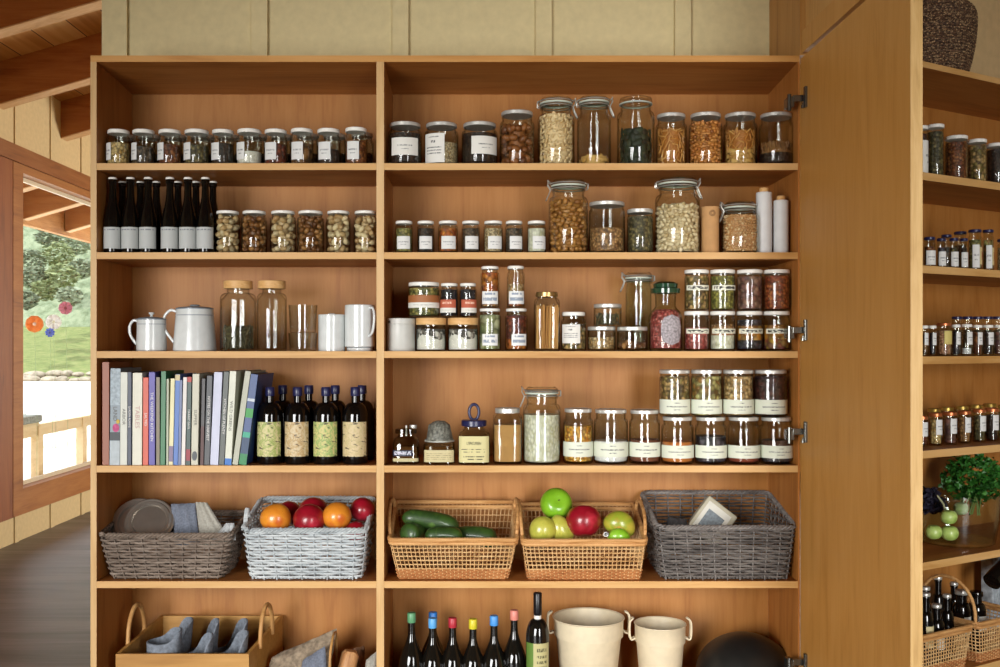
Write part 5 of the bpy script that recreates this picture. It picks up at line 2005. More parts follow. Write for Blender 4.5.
FG = 'fruit in the whitewashed basket'
fruit('orange_fruit', 'orange fruit at the left front of the whitewashed basket', 275.5, 518.5, .085, 15.6, F_org, group=FG, stem=False, kind='mango')
fruit('red_fruit', 'round red fruit at the front of the whitewashed basket between two orange ones', 309.3, 519.5, .075, 16.2, F_red, group=FG, stem=False)
fruit('orange_fruit', 'orange fruit right of centre in the whitewashed basket', 337, 516, .08, 14.6, F_org, group=FG, stem=False)
fruit('red_fruit', 'red fruit at the back of the whitewashed basket behind the front red one', 313.5, 512, .175, 15.5, F_red, group=FG, stem=False)
fruit('red_fruit', 'upper red fruit at the right end of the whitewashed basket', 362.5, 509.5, .16, 12.6, F_red, group=FG, stem=False)
fruit('red_fruit', 'low red fruit in the right front corner of the whitewashed basket', 356, 532, .075, 11, F_red, group=FG, stem=False)
fruit('red_fruit', 'dark red fruit at the back left of the whitewashed basket', 289, 513, .185, 12.5, F_red, group=FG, stem=False)

FA = 'fruit in the rattan basket'
fruit('green_apple', 'bright green apple on top of the fruit in the rattan basket', 556.2, 504, .17, 16.2, F_grn, cat='apple', kind='apple', sq=.9, tilt=(radians(62), radians(14), 0), group=FA)
fruit('red_apple', 'glossy red apple in the middle of the rattan basket', 583.5, 521, .10, 17.6, F_red, cat='apple', kind='apple', sq=.97, tilt=(radians(-20), 0, 0), group=FA, stem=False)
fruit('yellow_fruit', 'yellow-green pear-like fruit at the left front of the rattan basket', 542.5, 529.5, .09, 13.4, F_ylw, kind='mango', elong=1.12, tilt=(0, radians(60), 0), group=FA, stem=False)
fruit('yellow_fruit', 'yellow-green fruit leaning against the red apple, below the green apple', 560.5, 529.5, .105, 11.5, F_ylw, kind='mango', elong=1.35, tilt=(0, radians(-38), 0), group=FA, stem=False)
tm = fruit('mango', 'yellow mango with a green underside at the right of the rattan basket', 620, 523.5, .10, 12.6, F_mng, cat='mango', kind='mango', elong=1.38, tilt=(0, radians(112), 0), group=FA, stem=False)
fruit('mango', 'small green mango low in the right corner of the rattan basket', 619, 536, .06, 8, F_grn, cat='mango', kind='mango', elong=1.5, tilt=(0, radians(95), 0), group=FA, stem=False)
# round sticker with a swirl on the small mango
sk = MB()
sk.tube([(.0062 * cos(a * .35) * (1 - a / 40), .0, .0062 * sin(a * .35) * (1 - a / 40)) for a in range(0, 34)], .0011, 5)
sk = sk.build('sticker', plain('black_swirl', '#1a1a1c', .5))
sk.location = at(606, 534.5, .042)
MBk = MB().lathe([(0, 0), (.0085, 0), (.0085, .0008), (0, .0008)], 20)
MBk.v = [(x, -z + .002, y_) for x, y_, z in MBk.v]
MBk.build('sticker_paper', plain('white_sticker', '#dcdcd8', .5), sk)
tag(sk, 'round white sticker with a black swirl on the fruit by the basket rim', 'sticker')
ZG = 'courgettes in the rattan basket'
zc2 = fruit('courgette', 'long dark green courgette lying on top, pointing up to the left', 431, 520.5, .12, 9.3, F_zuc, cat='courgette', kind='zuc', elong=3.3, tilt=(0, radians(103), radians(8)), group=ZG, stem=False)
fruit('courgette', 'courgette with its round end towards the viewer under the longest one', 414.5, 533.5, .09, 10.3, F_zuc, cat='courgette', kind='zuc', elong=1.9, tilt=(radians(80), 0, radians(-25)), group=ZG, stem=False)
fruit('courgette', 'dark courgette lying across the basket on the right, low down', 474, 535.5, .13, 9.5, F_zuc, cat='courgette', kind='zuc', elong=2.6, tilt=(0, radians(93), radians(-8)), group=ZG, stem=False)
fruit('courgette', 'dark courgette end below the long one in the middle of the basket', 444, 535, .07, 8.5, F_zuc, cat='courgette', kind='zuc', elong=2.4, tilt=(0, radians(96), radians(14)), group=ZG, stem=False)

# metal lids and cloths in basket 1
M_tin = plain('dull_tin', '#c6bfb4', .3, .92)


def tin_lid(label, px, py, y, rpx, tilt):
    s = (D0 + y) / F
    r = rpx * s
    t = thing('metal_lid', label, 'lid', at(px, py, y), 0, 'tin lids in the wicker basket')
    t.rotation_euler = tilt
    MB().lathe([(0, .002), (r * .66, .002), (r * .70, .007), (r * .82, .008), (r * .86, .004), (r * .95, .005), (r, .001), (r * .99, -.006), (r * .97, -.006), (r * .95, .002), (r * .86, .001), (r * .82, .005), (r * .70, .004), (r * .66, -.001), (0, -.001)], 48).build('disc', M_tin, t)
    return t


tin_lid('round tin lid in front, leaning back in the wicker basket', 149.5, 521, .11, 24.5, (radians(56), 0, radians(6)))
tin_lid('round tin lid behind and left of the other one', 135.5, 521, .15, 25, (radians(56), 0, radians(-4)))


def cloth(name, label, pts0, pts1, mat, y, thick=.022, cat='cloth', nfold=3, seed=1, crump=0.0):
    """folded cloth: a rounded, slightly lumpy slab between two pixel edges (bottom-left..top-left and bottom-right..top-right)"""
    r_ = random.Random(seed)
    K, L = 14, 12
    vs, fs = [], []
    for side in (0, 1):
        for i in range(K + 1):
            for j in range(L + 1):
                u, v = i / K, j / L
                a = Vector(pts0[0]).lerp(Vector(pts0[1]), v)
                b = Vector(pts1[0]).lerp(Vector(pts1[1]), v)
                q = a.lerp(b, u)
                yy_ = y + .02 * v
                bulge = (sin(pi * u) ** .5 * sin(pi * min(1, v * .9 + .1)) ** .5) * thick / 2
                wv = .003 * sin(u * nfold * 6.28 + v * 3 + seed) + r_.uniform(-.0008, .0008) + crump * NZ.fractal(Vector((u * 3 + seed, v * 4, side * 3)), 1, 2, 4)
                p = at(q.x, q.y, yy_)
                p.y += (-1 if side == 0 else 1) * bulge + wv
                vs.append(tuple(p))
    n = (K + 1) * (L + 1)
    for i in range(K):
        for j in range(L):
            a = i * (L + 1) + j
            fs.append((a, a + L + 1, a + L + 2, a + 1))
            fs.append((n + a, n + a + 1, n + a + L + 2, n + a + L + 1))
    for i in range(K):
        a = i * (L + 1)
        fs.append((a, n + a, n + a + L + 1, a + L + 1))
        a = i * (L + 1) + L
        fs.append((a, a + L + 1, n + a + L + 1, n + a))
    for j in range(L):
        a = j
        fs.append((a, a + 1, n + a + 1, n + a))
        a = K * (L + 1) + j
        fs.append((a, n + a, n + a + 1, a + 1))
    o = MB().add(vs, fs).build(name, mat, smooth=True, angle=70)
    return tag(o, label, cat, None)


M_bluec = plain('blue_grey_linen', '#6d7380', .95, noise=.22, nscale=160, bump=.6)
M_greyc = plain('light_grey_linen', '#a39f94', .95, noise=.18, nscale=160, bump=.6)
M_palec = plain('pale_lining', '#b9bcbc', .95, noise=.1, nscale=160)
M_slatec = plain('slate_linen', '#5a5f68', .95, noise=.22, nscale=160, bump=.6)
cloth('folded_cloth', 'dark slate folded cloth just behind the tin lids', ((158, 540), (156, 504)), ((176, 540), (172, 505)), M_slatec, .16, seed=2)
cloth('folded_cloth', 'blue-grey folded cloth in the middle of the wicker basket', ((175, 545), (171, 504)), ((200, 545), (195.5, 503)), M_bluec, .115, .035, seed=3)
cloth('folded_cloth', 'light grey folded cloth in the right of the wicker basket', ((201, 545), (195.5, 502)), ((234, 545), (207, 502.5)), M_greyc, .10, .03, seed=4)
cloth('folded_cloth', 'pale lining of a folded cloth at the right rim of the wicker basket', ((212, 540), (226, 523)), ((236, 540), (234, 523)), M_palec, .065, .018, seed=5)

# packet in the charcoal basket, and dark cloth
t = thing('paper_packet', 'pale paper packet with a grey label standing tilted in the charcoal basket', 'packet', at(711, 524, .15))
t.rotation_euler = (radians(-20), radians(38), radians(-8))
MB().box(-.062, .062, 0, .045, -.05, .08).build('packet', plain('cream_packet', '#b0aa94', .7), t, smooth=False, bevel=.006)
MB().box(-.05, .044, -.0012, .0, -.04, .064).build('paper_label', plain('packet_print', '#cfcdc2', .6), t, smooth=False)
MB().box(-.036, .03, -.002, -.0012, -.03, .04).build('printed_panel', plain('grey_print', '#747e84', .6, noise=.3, nscale=120), t, smooth=False)
cloth('folded_cloth', 'dark grey cloth lying low in the charcoal basket', ((662, 545), (668, 517)), ((694, 545), (686, 519)), plain('charcoal_cloth', '#3c3a3a', .95, noise=.2, nscale=100), .12, .05, seed=6)

# ------------------------------------------------------------------ bottom row
# crate with arched handles
Z6 = ROW[6]
y0, y1 = .01, .335
s0 = (D0 + y0) / F
xl, xr = (115.5 - PX) * s0, (249 - PX) * s0
hz = ZC + (PY - 654) * s0 - Z6
M_crate = wood('crate_wood', '#b08040', '#94652c', '#c09150', 'X')
cr = thing('wooden_crate', 'shallow wooden crate with arched wooden handles, holding felt pouches', 'crate', ((xl + xr) / 2, (y0 + y1) / 2, Z6))
hw, hd = (xr - xl) / 2, (y1 - y0) / 2
hb = hz + .045
MB().box(-hw, hw, -hd, -hd + .012, 0.001, hz).build('front_board', M_crate, cr, smooth=False, bevel=.001)
MB().box(-hw + .05, hw + .05, hd - .012, hd, 0.001, hb).build('back_board', M_crate, cr, smooth=False, bevel=.001)
for sx in (-1, 1):
    m = MB()
    a0, a1 = sx * hw, sx * hw
    b0 = sx * hw + (.05 if 1 else 0)
    x_f, x_b = (sx * hw - sx * .006), (sx * hw + .05 - sx * .006)
    vs = []
    for (x, y_, zt) in ((x_f, -hd + .012, hz), (x_b, hd - .012, hb)):
        vs += [(x - .006, y_, .001), (x + .006, y_, .001), (x + .006, y_, zt), (x - .006, y_, zt)]
    m.add(vs, [(0, 1, 2, 3), (7, 6, 5, 4), (0, 4, 5, 1), (1, 5, 6, 2), (2, 6, 7, 3), (3, 7, 4, 0)])
    m.build('end_board', M_crate, cr, smooth=False)
    pts = []
    for i in range(17):
        a = pi * i / 16
        f = .28 + .36 * (1 - cos(a)) / 2
        pts.append((x_f + (x_b - x_f) * f + sx * .010, -hd + 2 * hd * f, hz + (hb - hz) * f - .02 + .125 * sin(a) ** .8))
    MB().tube(pts, .0075, 10).build('handle', wood('handle_wood', '#b98850', '#9a6a34', '#cc9f66', 'Z', scale=3), cr)
MB().box(-hw + .005, hw - .005, -hd + .013, hd - .013, .002, .010).build('bottom', M_crate, cr, smooth=False)


# felt pouches (soft round bins with one side pulled up)
M_felt = plain('grey_blue_felt', '#79808a', .95, noise=.28, nscale=90, bump=.8)


def pouch(label, pxl, pxr, ytip, ylow, y, rim=1):
    s = (D0 + y) / F
    X = ((pxl + pxr) / 2 - PX) * s
    r = (pxr - pxl) / 2 * s
    zt, zl = ZC + (PY - ytip) * s, ZC + (PY - ylow) * s
    zb = Z6 + .012
    seg = 36
    vs, fs = [], []
    levels = 7
    for k in range(levels + 1):
        f = k / levels
        for i in range(seg):
            a = 2 * pi * i / seg
            lift = 1 / (1 + math.exp(-(cos(a - .45) - .45) * 6.5))
            top = zl - zb + (zt - zl) * lift
            rr = r * (.80 + .20 * f) * (1 + .12 * lift * f)
            vs.append((rr * cos(a), rr * sin(a) * .9, f * top))
    for k in range(levels, 0, -1):
        f = k / levels
        for i in range(seg):
            a = 2 * pi * i / seg
            lift = 1 / (1 + math.exp(-(cos(a - .45) - .45) * 6.5))
            top = zl - zb + (zt - zl) * lift
            rr = (r * (.80 + .20 * f) - .005) * (1 + .12 * lift * f)
            vs.append((rr * cos(a), rr * sin(a) * .9, f * top - (.0 if k == levels else 0) + .001))
    R_ = levels * 2
    for k in range(R_):
        for i in range(seg):
            j = (i + 1) % seg
            fs.append((k * seg + i, k * seg + j, (k + 1) * seg + j, (k + 1) * seg + i))
    c0 = len(vs)
    vs += [(0, 0, 0), (0, 0, .03)]
    for i in range(seg):
        j = (i + 1) % seg
        fs.append((c0, j, i))
        fs.append((c0 + 1, R_ * seg + i, R_ * seg + j))
    o = MB().add(vs, fs).build('felt_slipper', M_felt, loc=(X, y, zb), smooth=True, angle=80)
    return tag(o, label, 'slipper', 'grey felt slippers in the wooden crate')


pouch('grey felt slipper in the crate, front left, its rim seen level', 147, 180, 630, 641, .07)
pouch('grey felt slipper in the crate, front middle', 180, 211.5, 635, 656, .07)
pouch('grey felt slipper in the crate, front right', 213.5, 246.5, 632, 656, .07)
pouch('grey felt slipper in the crate, back left', 158, 191, 619, 642, .215)
pouch('grey felt slipper in the crate, back middle', 189, 217.5, 619.5, 650, .215)
pouch('grey felt slipper in the crate, back right', 214, 246, 620, 650, .215)

# cloth bag and basket beside the crate
M_sack = plain('striped_sacking', '#8a7a66', .95, noise=.45, nscale=55, bump=1.0)
cloth('cloth_bag', 'crumpled grey-brown cloth bag slumped beside the crate', ((262, 690), (272, 657)), ((326, 690), (337, 628)), M_sack, .12, .09, cat='bag', nfold=4, seed=8, crump=.03)
cloth('cloth_bag', 'blue-grey cloth tucked under the crumpled cloth bag', ((296, 690), (303, 660)), ((330, 690), (325, 646)), M_bluec, .055, .05, cat='bag', nfold=2, seed=9)
t = thing('wood_offcut', 'rough piece of pale wood lying beside the hooped handle', 'wood', at(349, 660, .10))
t.rotation_euler = (0, radians(14), radians(20))
m = MB().lathe([(0, -.09), (.026, -.09), (.030, -.03), (.028, .02), (.020, .032), (0, .034)], 18, n=3, jit=.10)
m.build('block', wood('offcut_wood', '#b07e50', '#7c5030', '#c89a68', 'Z', scale=4), t, smooth=True)
cloth('paper_bag', 'crumpled brown paper bag behind the piece of wood', ((342, 690), (347, 650)), ((366, 690), (364, 646)), plain('brown_paper', '#7c5a40', .9, noise=.4, nscale=40, bump=1), .17, .05, cat='bag', nfold=2, seed=11, crump=.02)
cloth('linen_cloth', 'pale grey cloth in the corner next to the divider', ((362, 690), (366, 660)), ((378.5, 690), (378, 650)), M_greyc, .06, .035, cat='cloth', nfold=2, seed=12)
t = thing('hooped_basket', 'small basket with a tall thin hooped wooden handle', 'basket', (at(333, 0, .10).x, .10, Z6 + .0))
zt_ = ZC + (PY - 634) / F * 3.5 - Z6
MB().tube(smooth_pts([(0, -.075, .05), (.0, -.068, zt_ * .75), (.003, -.03, zt_ * .97), (.003, .01, zt_), (.002, .05, zt_ * .95), (0, .08, zt_ * .75), (0, .085, .05)], 5), .0048, 8).build('handle', plain('pale_bent_wood', '#b88a50', .5, noise=.2), t)
MB().lathe([(0, .001), (.085, .001), (.10, .05), (.105, .11), (.10, .11), (.08, .006), (0, .006)], 28, sx=1.0, sy=.8, n=3).build('basket_body', Bb[0], t)

# wine bottles
CAPS = [(411.6, 612.5, '#5a9468', 'green'), (432.6, 618, '#5aa4dc', 'light blue'), (452.6, 617.5, '#b02c3a', 'crimson'), (473, 618.8, '#d2c42c', 'yellow'),
        (494, 615.5, '#4a94dc', 'sky blue'), (514.2, 610, '#d88474', 'salmon pink')]
for i, (px, yt, c, lab) in enumerate(CAPS):
    bottle('wine_bottle', 'dark wine bottle sealed with %s wax' % lab, px, 25.5, yt, Z6, .10 + (.0 if i != 5 else .02), plain('wax_' + lab.replace(' ', '_'), c, .4), .033, style='burgundy', sh=.44, nk=.80, neck=.28,
           cap_r=.0145, glassm=M_wine_glass, group='wax-sealed wine bottles', capname='wax_cap')
bottle('wine_bottle', 'dark wine bottle sealed with deeper blue wax, behind the light blue one', 433, 25.5, 612, Z6, .21, plain('wax_deep_blue', '#2c74c0', .4), .033, style='burgundy', sh=.44, nk=.80, neck=.28,
       cap_r=.0145, glassm=M_wine_glass, group='wax-sealed wine bottles', capname='wax_cap')
bottle('wine_bottle', 'tall black wine bottle with a pale label and a white neck band', 537.6, 23.4, 592.5, Z6, .075, plain('black_foil', '#0c0c10', .35), .075, style='bordeaux', sh=.62, nk=.775, neck=.30,
       cap_r=.0135, glassm=M_wine_glass, lab=[(-24, 62, .20, .585, paper('wine_text', '#b8b07c', '#5c5838', rows=((.85, .04, .3), (.7, .03, .3), (.58, .03, .3), (.46, .03, .3), (.34, .03, .3), (.2, .03, .3)), density=24)),
                                                         (-72, -24, .20, .585, plain('green_label', '#5c7c30', .6))], seal=(.775, .805, M_white))


# cream buckets
def bucket(label, x0, x1, yrim, y, yb, ear_l, ear_r):
    s = (D0 + y) / F
    X = ((x0 + x1) / 2 - PX) * s
    r = (x1 - x0) / 2 * s
    H = ZC + (PY - yrim) * s - Z6
    t = thing('bucket', label, 'bucket', (X, y, Z6), 0, 'cream plastic buckets')
    Mc = plain('cream_plastic', '#d6c7a8', .45)
    rb = r * .70
    MB().lathe([(0, .0), (rb, .0), (rb + .002, .004), (r * .90, H - .062), (r * .955, H - .060), (r * .955, H - .056), (r * .965, H - .004), (r, H), (r * .995, H + .002), (r * .95, H - .001), (r * .87, H - .06), (rb - .002, .006), (0, .006)], 48).build('bucket_body', Mc, t)
    for sx in (-1, 1):
        m = MB()
        m.tube(smooth_pts([(sx * r * .96, -.010, H - .048), (sx * (r + .014), -.012, H - .050), (sx * (r + .016), -.012, H + .004), (sx * (r + .006), -.010, H + .018), (sx * (r + .002), 0, H + .020),
                           (sx * (r + .006), .010, H + .018), (sx * (r + .016), .012, H + .004), (sx * (r + .014), .012, H - .050), (sx * r * .96, .010, H - .048)], 4), .0032, 8)
        m.build('handle', Mc, t)


bucket('larger cream bucket with side handles, left of the smaller one', 552.5, 624.5, 617, .165, 0, 1, 1)
bucket('smaller cream bucket with side handles, next to the black pan', 634, 686, 623.5, .15, 0, 1, 1)
# black dome
t = thing('wok', 'black round-bottomed pan stored upside down, a dull sheen on its dome', 'pan', (at(745, 0, .17).x, .17, Z6))
r = 48.5 / F * (D0 + .17)
H = ZC + (PY - 633.5) / F * (D0 + .17) - Z6
prof = [(r * 1.02, H - r * .86)] + [(r * cos(a), H - r * .84 + r * .84 * sin(a)) for a in [pi / 2 * k / 14 for k in range(15)]]
prof[-1] = (0, prof[-1][1])
prof = [(r * .98, .001), (r * 1.01, .002)] + prof
MB().lathe(prof, 48).build('bowl', plain('blackened_steel', '#262624', .38, .3, noise=.3, nscale=8), t)
MB().tube(smooth_pts([(r * .86, -.03, H - r * .55), (r * .99, -.045, H - r * .42), (r * 1.04, -.03, H - r * .40), (r * 1.0, .0, H - r * .48)], 4), .006, 8).build('handle', M_metal, t)

# ------------------------------------------------------------------ items on the angled unit
def RJ(name, label, x0, x1, yt, row, v, **kw):
    pc = (x0 + x1) / 2
    X, Y = rpt(pc, v)
    d = D0 + Y
    r = (x1 - x0) / 2 / F * d
    zt = ZC + (PY - yt) / F * (d - r * .3)
    z = RROW[row]
    return mk_jar(name, label, (X, Y, z), r, zt - z, rz=RANG * .5, **kw)


# woven basket on top
X, Y = rpt(929, .185)
t = thing('seagrass_basket', 'dark brown round woven basket standing on top of the angled unit', 'basket', (X, Y, RROW[0]))
d = D0 + Y
rr_ = 42.5 / F * d
Hb = ZC + (PY - 3) / F * d - RROW[0]
mb = MB()
prof = []
NR = 30
for k in range(NR + 1):
    f = k / NR
    z = f * Hb
    if f < .72:
        r0 = rr_ * (.76 + .24 * sin(f / .72 * pi / 2) ** .9)
    else:
        r0 = rr_ * (1 - .50 * ((f - .72) / .28) ** 3.2)
    prof.append((r0, z))
for k in range(NR):
    r0, z = prof[k]
    r1, z1 = prof[k + 1]
    rm, zm = (r0 + r1) / 2, (z + z1) / 2
    K = 110
    pts = [((rm + .002 * sin(i * pi / 1.5 + k * 2.1)) * cos(2 * pi * i / K), (rm + .002 * sin(i * pi / 1.5 + k * 2.1)) * sin(2 * pi * i / K), zm + .0012 * cos(i * 2.3 + k)) for i in range(K)]
    mb.tube(pts, .0055, 5, closed=True)
mb.build('woven_body', grain('seagrass', '#6c4a30', '#b08e66', '#4a3020', size=.0035, gap=.35, rough=.8), t)
MB().lathe([(0, .004), (rr_ * .70, .004), (rr_ * .955, Hb * .5), (rr_ * .95, Hb * .72), (rr_ * .53, Hb * .97), (0, Hb * .98)], 40).build('lining', plain('dark_core', '#2c1c12', .9), t)

RG1 = 'tall jars on the angled unit'
RJ('tall_jar', 'jar with a long white label, cut off by the door edge, on the angled unit', 913, 927.5, 126, 1, .11, style='wide', fill=(.9, [(1, 'dark_beans')]), paperl=[(-20, 88, .10, .72, L_WHITE)], lid=LIDW, group=RG1)
RJ('tall_jar', 'tallest dark seed jar on the angled unit, just right of the door', 927.5, 943.5, 124.5, 1, .10, style='wide', fill=(.92, [(1, 'olive_herb')]), lid=LIDW, group=RG1)
RJ('tall_jar', 'wider jar of brown peppercorns on the angled unit, second of the tall ones', 945.5, 967, 136, 1, .07, style='wide', fill=(.92, [(1, 'brown_spice')]), lid=LIDW, group=RG1)
RJ('tall_jar', 'jar of mottled brown seeds on the angled unit, third of the tall ones', 968, 986, 139.5, 1, .07, style='wide', fill=(.92, [(1, 'pumpkin_mix')]), lid=LIDW, group=RG1)
RJ('tall_jar', 'jar of almost black contents at the picture edge on the angled unit', 987, 1006, 143.5, 1, .07, style='wide', fill=(.92, [(1, 'coffee')]), lid=LIDW, group=RG1)
NL = (M_navy, M_navy)
R2 = [(924, 935, 237), (937, 945.5, 238.2), (949.5, 958, 238), (960, 967.5, 238.3)]
PO = ['just right of the door edge', 'second from the door edge', 'third from the door edge', 'fourth from the door edge']
for i, (a, b, yt) in enumerate(R2):
    RJ('spice_jar', 'small navy-capped jar with a white label, %s' % PO[i], a, b, yt, 2, .05, style='spice', fill=(.75, [(1, ['brown_spice', 'layer_dark', 'olive_herb', 'dark_tea'][i])]),
       paperl=[(-70, 50, .08, .55, L_SM)], lid=NL, group='navy-capped spice jars, front rank')
for i, (a, b, yt) in enumerate([(968.5, 981.3, 229.5), (983, 993.4, 229.7), (997.5, 1008, 239)]):
    RJ('spice_jar', ['taller navy-capped jar with a green and red label', 'taller navy-capped jar with a cream label', 'navy-capped jar cut off by the picture edge'][i], a, b, yt, 2, .05, style='spice', fill=(.8, [(1, ['green_mix', 'pistachio_mix', 'pale_seed'][i])]),
       paperl=[(-60, 0, .06, .62, L_SM), (2, 60, .14, .56, paper('multi_label', '#c9b47c', '#8c3c34', rows=((.5, .25, .3),), density=7))], lid=NL, group='navy-capped spice jars, front rank')
for i, (a, b, yt) in enumerate([(941.5, 951.5, 234.6), (954, 966.5, 231.5)]):
    RJ('spice_jar', ['navy-capped jar in the rear rank, left', 'navy-capped jar in the rear rank, right and taller'][i], a, b, yt, 2, .14, style='spice', fill=(.7, [(1, 'dark_seeds')]), lid=NL, group='navy-capped spice jars, rear rank')
OLd = (plain('copper_lid', '#b5683c', .35, .6), plain('copper_lid', '#b5683c', .35, .6))
GLd = (plain('gold_lid', '#b99a4c', .35, .7), plain('gold_lid', '#b99a4c', .35, .7))
R3 = [(921, 928, 325.5, 'walnut_mix', LIDW, 'at the door edge'), (928.8, 936, 325.5, 'layer_dark', LIDW, 'black and white contents'), (936.8, 951, 323, 'peach_salt', OLd, 'copper lid and yellow label'),
      (952, 960, 324.5, 'layer_dark', LIDW, 'grey-blue seeds'), (961.3, 971.8, 324.2, 'white_flake', LIDW, 'a little white powder'), (972.8, 982, 325, 'brown_spice', LIDW, 'brown seeds, middle'),
      (983.2, 993, 325, 'dark_tea', LIDW, 'dark purple-brown seeds'), (994.2, 1004.5, 325, 'mauve', LIDW, 'mauve flakes at the edge')]
for i, (a, b, yt, c, ld, lab) in enumerate(R3):
    RJ('spice_jar', 'small labelled jar on the fourth shelf of the angled unit, %s' % lab, a, b, yt, 3, .05, style='spice', fill=(.22 if c == 'white_flake' else .85, [(1, c)]),
       paperl=[(-36, 56, .36, .76, plain('yellow_paper', '#c9b86c', .7) if ld is OLd else L_SM)], lid=ld, group='spice jars on the fourth angled shelf')
for i, px in enumerate((957, 967.5, 977.5, 987.5, 998)):
    RJ('spice_jar', 'navy-lidded jar behind the white-lidded ones, %s' % ['first from the copper lid', 'second from the copper lid', 'third from the copper lid', 'fourth from the copper lid', 'at the picture edge'][i],
       px - 5.2, px + 5.2, 316.5, 3, .15, style='spice', fill=(.7, [(1, 'dark_seeds')]), lid=NL, group='navy-lidded jars behind')
R4 = [(917, 927.3, 416, 'red_brown', 'cut by the door edge'), (929.5, 941.6, 413, 'chickpeas', 'yellow grains'), (943.6, 956.2, 412, 'mauve', 'mottled rosy flakes'),
      (958.8, 970.2, 411, 'brown_grain', 'grey-brown seeds'), (973.5, 985.2, 409.2, 'olive_herb', 'greenish seeds'), (985.9, 998, 408.2, 'coffee', 'black contents')]
for i, (a, b, yt, c, lab) in enumerate(R4):
    RJ('spice_jar', 'copper-lidded jar with a big white label, %s' % lab, a, b, yt, 4, .10, style='wide', fill=(.88, [(1, c)]), paperl=[(-34, 70, .34, .80, L_SM)], lid=OLd, group='copper-lidded jars on the fifth angled shelf')
for i, px in enumerate((934, 947, 962, 976, 990)):
    RJ('spice_jar', 'gold-lidded jar behind the copper-lidded one with %s' % R4[i + 1][4], px - 6, px + 6, 408.5 - i * 1.2, 4, .2, style='wide', fill=(.7, [(1, 'brown_spice')]), lid=GLd, group='gold-lidded jars behind')
RJ('spice_jar', 'gold-lidded jar cut off by the picture edge', 998.5, 1010, 405.5, 4, .10, style='wide', fill=(.88, [(1, 'green_seed')]), paperl=[(-34, 60, .34, .80, L_SM)], lid=GLd, group='copper-lidded jars on the fifth angled shelf')

# glass bowl with greens
X, Y = rpt(956, .17)
d = D0 + Y
r = 41.5 / F * d
zb5 = RROW[5]
Hbw = ZC + (PY - 492) / F * d - zb5
t = thing('glass_bowl', 'big clear glass bowl holding kohlrabi, dark leaves and a bunch of greens', 'bowl', (X, Y, zb5))
MB().lathe([(0, .002), (r * .80, .001), (r * .86, .008), (r * .97, Hbw * .55), (r, Hbw), (r - .004, Hbw), (r * .93, Hbw * .55), (r * .82, .014), (0, .012)], 48).build('glass_body', glass('bowl_glass', '#f2f5f2', '#8f968f', 1.2), t)


def rfruit(name, label, px, py, v, rpx, mat, cat, grp, kind='apple', **kw):
    x_, y_ = rpt(px, v)
    return fruit(name, label, px, py, 0, rpx, mat, cat=cat, kind=kind, group=grp, rt=(x_, y_), **kw)


F_kohl = fruit_mat('kohlrabi_skin', '#9cb858', '#b0c870', '#88a848', 12, .45)
KG = 'kohlrabi in the glass bowl'
rfruit('kohlrabi', 'pale green kohlrabi lowest in the glass bowl, right', 949.5, 533, .07, 8.6, F_kohl, 'kohlrabi', KG, stem=False)
rfruit('kohlrabi', 'green kohlrabi with dark marks above the lowest ones', 948.6, 517, .075, 8.2, F_kohl, 'kohlrabi', KG, stem=False)
rfruit('kohlrabi', 'green kohlrabi in the shadow at the left of the bowl bottom', 933.5, 532, .09, 8.2, F_kohl, 'kohlrabi', KG, stem=False)
rfruit('kohlrabi', 'pale cut kohlrabi under the leaves in the glass bowl', 961, 508.5, .10, 7.2, fruit_mat('kohlrabi_pale', '#b9c890', '#a8bc74', '#c9d4a4', 20, .5), 'kohlrabi', KG, stem=False)


def leaf_clump(cx, cy, cz, R_, n, size, seed, stretch=(1, 1, 1), up=.4, stems=0):
    r_ = random.Random(seed)
    mb = MB()
    for _ in range(n):
        v = Vector((r_.gauss(0, 1), r_.gauss(0, 1), r_.gauss(0, 1))).normalized() * R_ * r_.uniform(.55, 1.0)
        v = Vector((v.x * stretch[0], v.y * stretch[1], v.z * stretch[2]))
        M = Matrix.Rotation(r_.uniform(0, 6.28), 3, 'Z') @ Matrix.Rotation(r_.uniform(-1.1, 1.1), 3, 'X') @ Matrix.Rotation(r_.uniform(-.8, .8), 3, 'Y')
        a = size * r_.uniform(.6, 1.2)
        K = 9
        pts = [Vector((0, 0, 0))]
        for q in range(K):
            th = 2 * pi * q / K
            rr2 = a * (.75 + .3 * (q % 2)) * (1 + .25 * cos(th))
            pts.append(Vector((rr2 * cos(th), rr2 * sin(th) * .8, .22 * a * sin(th * 3 + _))))
        pts = [M @ p + v + Vector((cx, cy, cz)) for p in pts]
        mb.add([tuple(p) for p in pts], [(0, 1 + q, 1 + (q + 1) % K) for q in range(K)])
    return mb


x_, y_ = rpt(976, .15)
s_ = (D0 + y_) / F
hb_ = thing('herb_bunch', 'bushy bunch of dark green parsley-like leaves spilling over the glass bowl', 'herbs', (x_, y_, ZC + (PY - 480) * s_))
leaf_clump(-.005, 0, .008, .085, 520, .017, 2, (1.45, .9, 1.12)).build('leaves', pieces_mat('parsley_leaf', [(0, '#1c4a14'), (.5, '#2f6a1f'), (.85, '#245a1a'), (1, '#4c8a34')], .5), hb_, smooth=False)
m = MB()
for k in range(14):
    a = rnd.uniform(-1, 1)
    m.tube([(a * .03, rnd.uniform(-.02, .02), -.02), (a * .03 - .02, rnd.uniform(-.03, .01), -.07), (a * .05 - .03, rnd.uniform(-.03, .01), -.13)], .0022, 5)
m.build('stems', plain('herb_stem', '#7c9a54', .6), hb_)
x_, y_ = rpt(931, .17)
dl = thing('dark_leaves', 'purplish black leaves with pale stalks at the left of the glass bowl', 'vegetable', (x_, y_, ZC + (PY - 497) * s_))
leaf_clump(0, 0, 0, .045, 90, .02, 5, (1.0, .8, 1.1)).build('leaves', pieces_mat('dark_leaf', [(0, '#1c1a26'), (1, '#2e2c3c')], .4), dl, smooth=False)
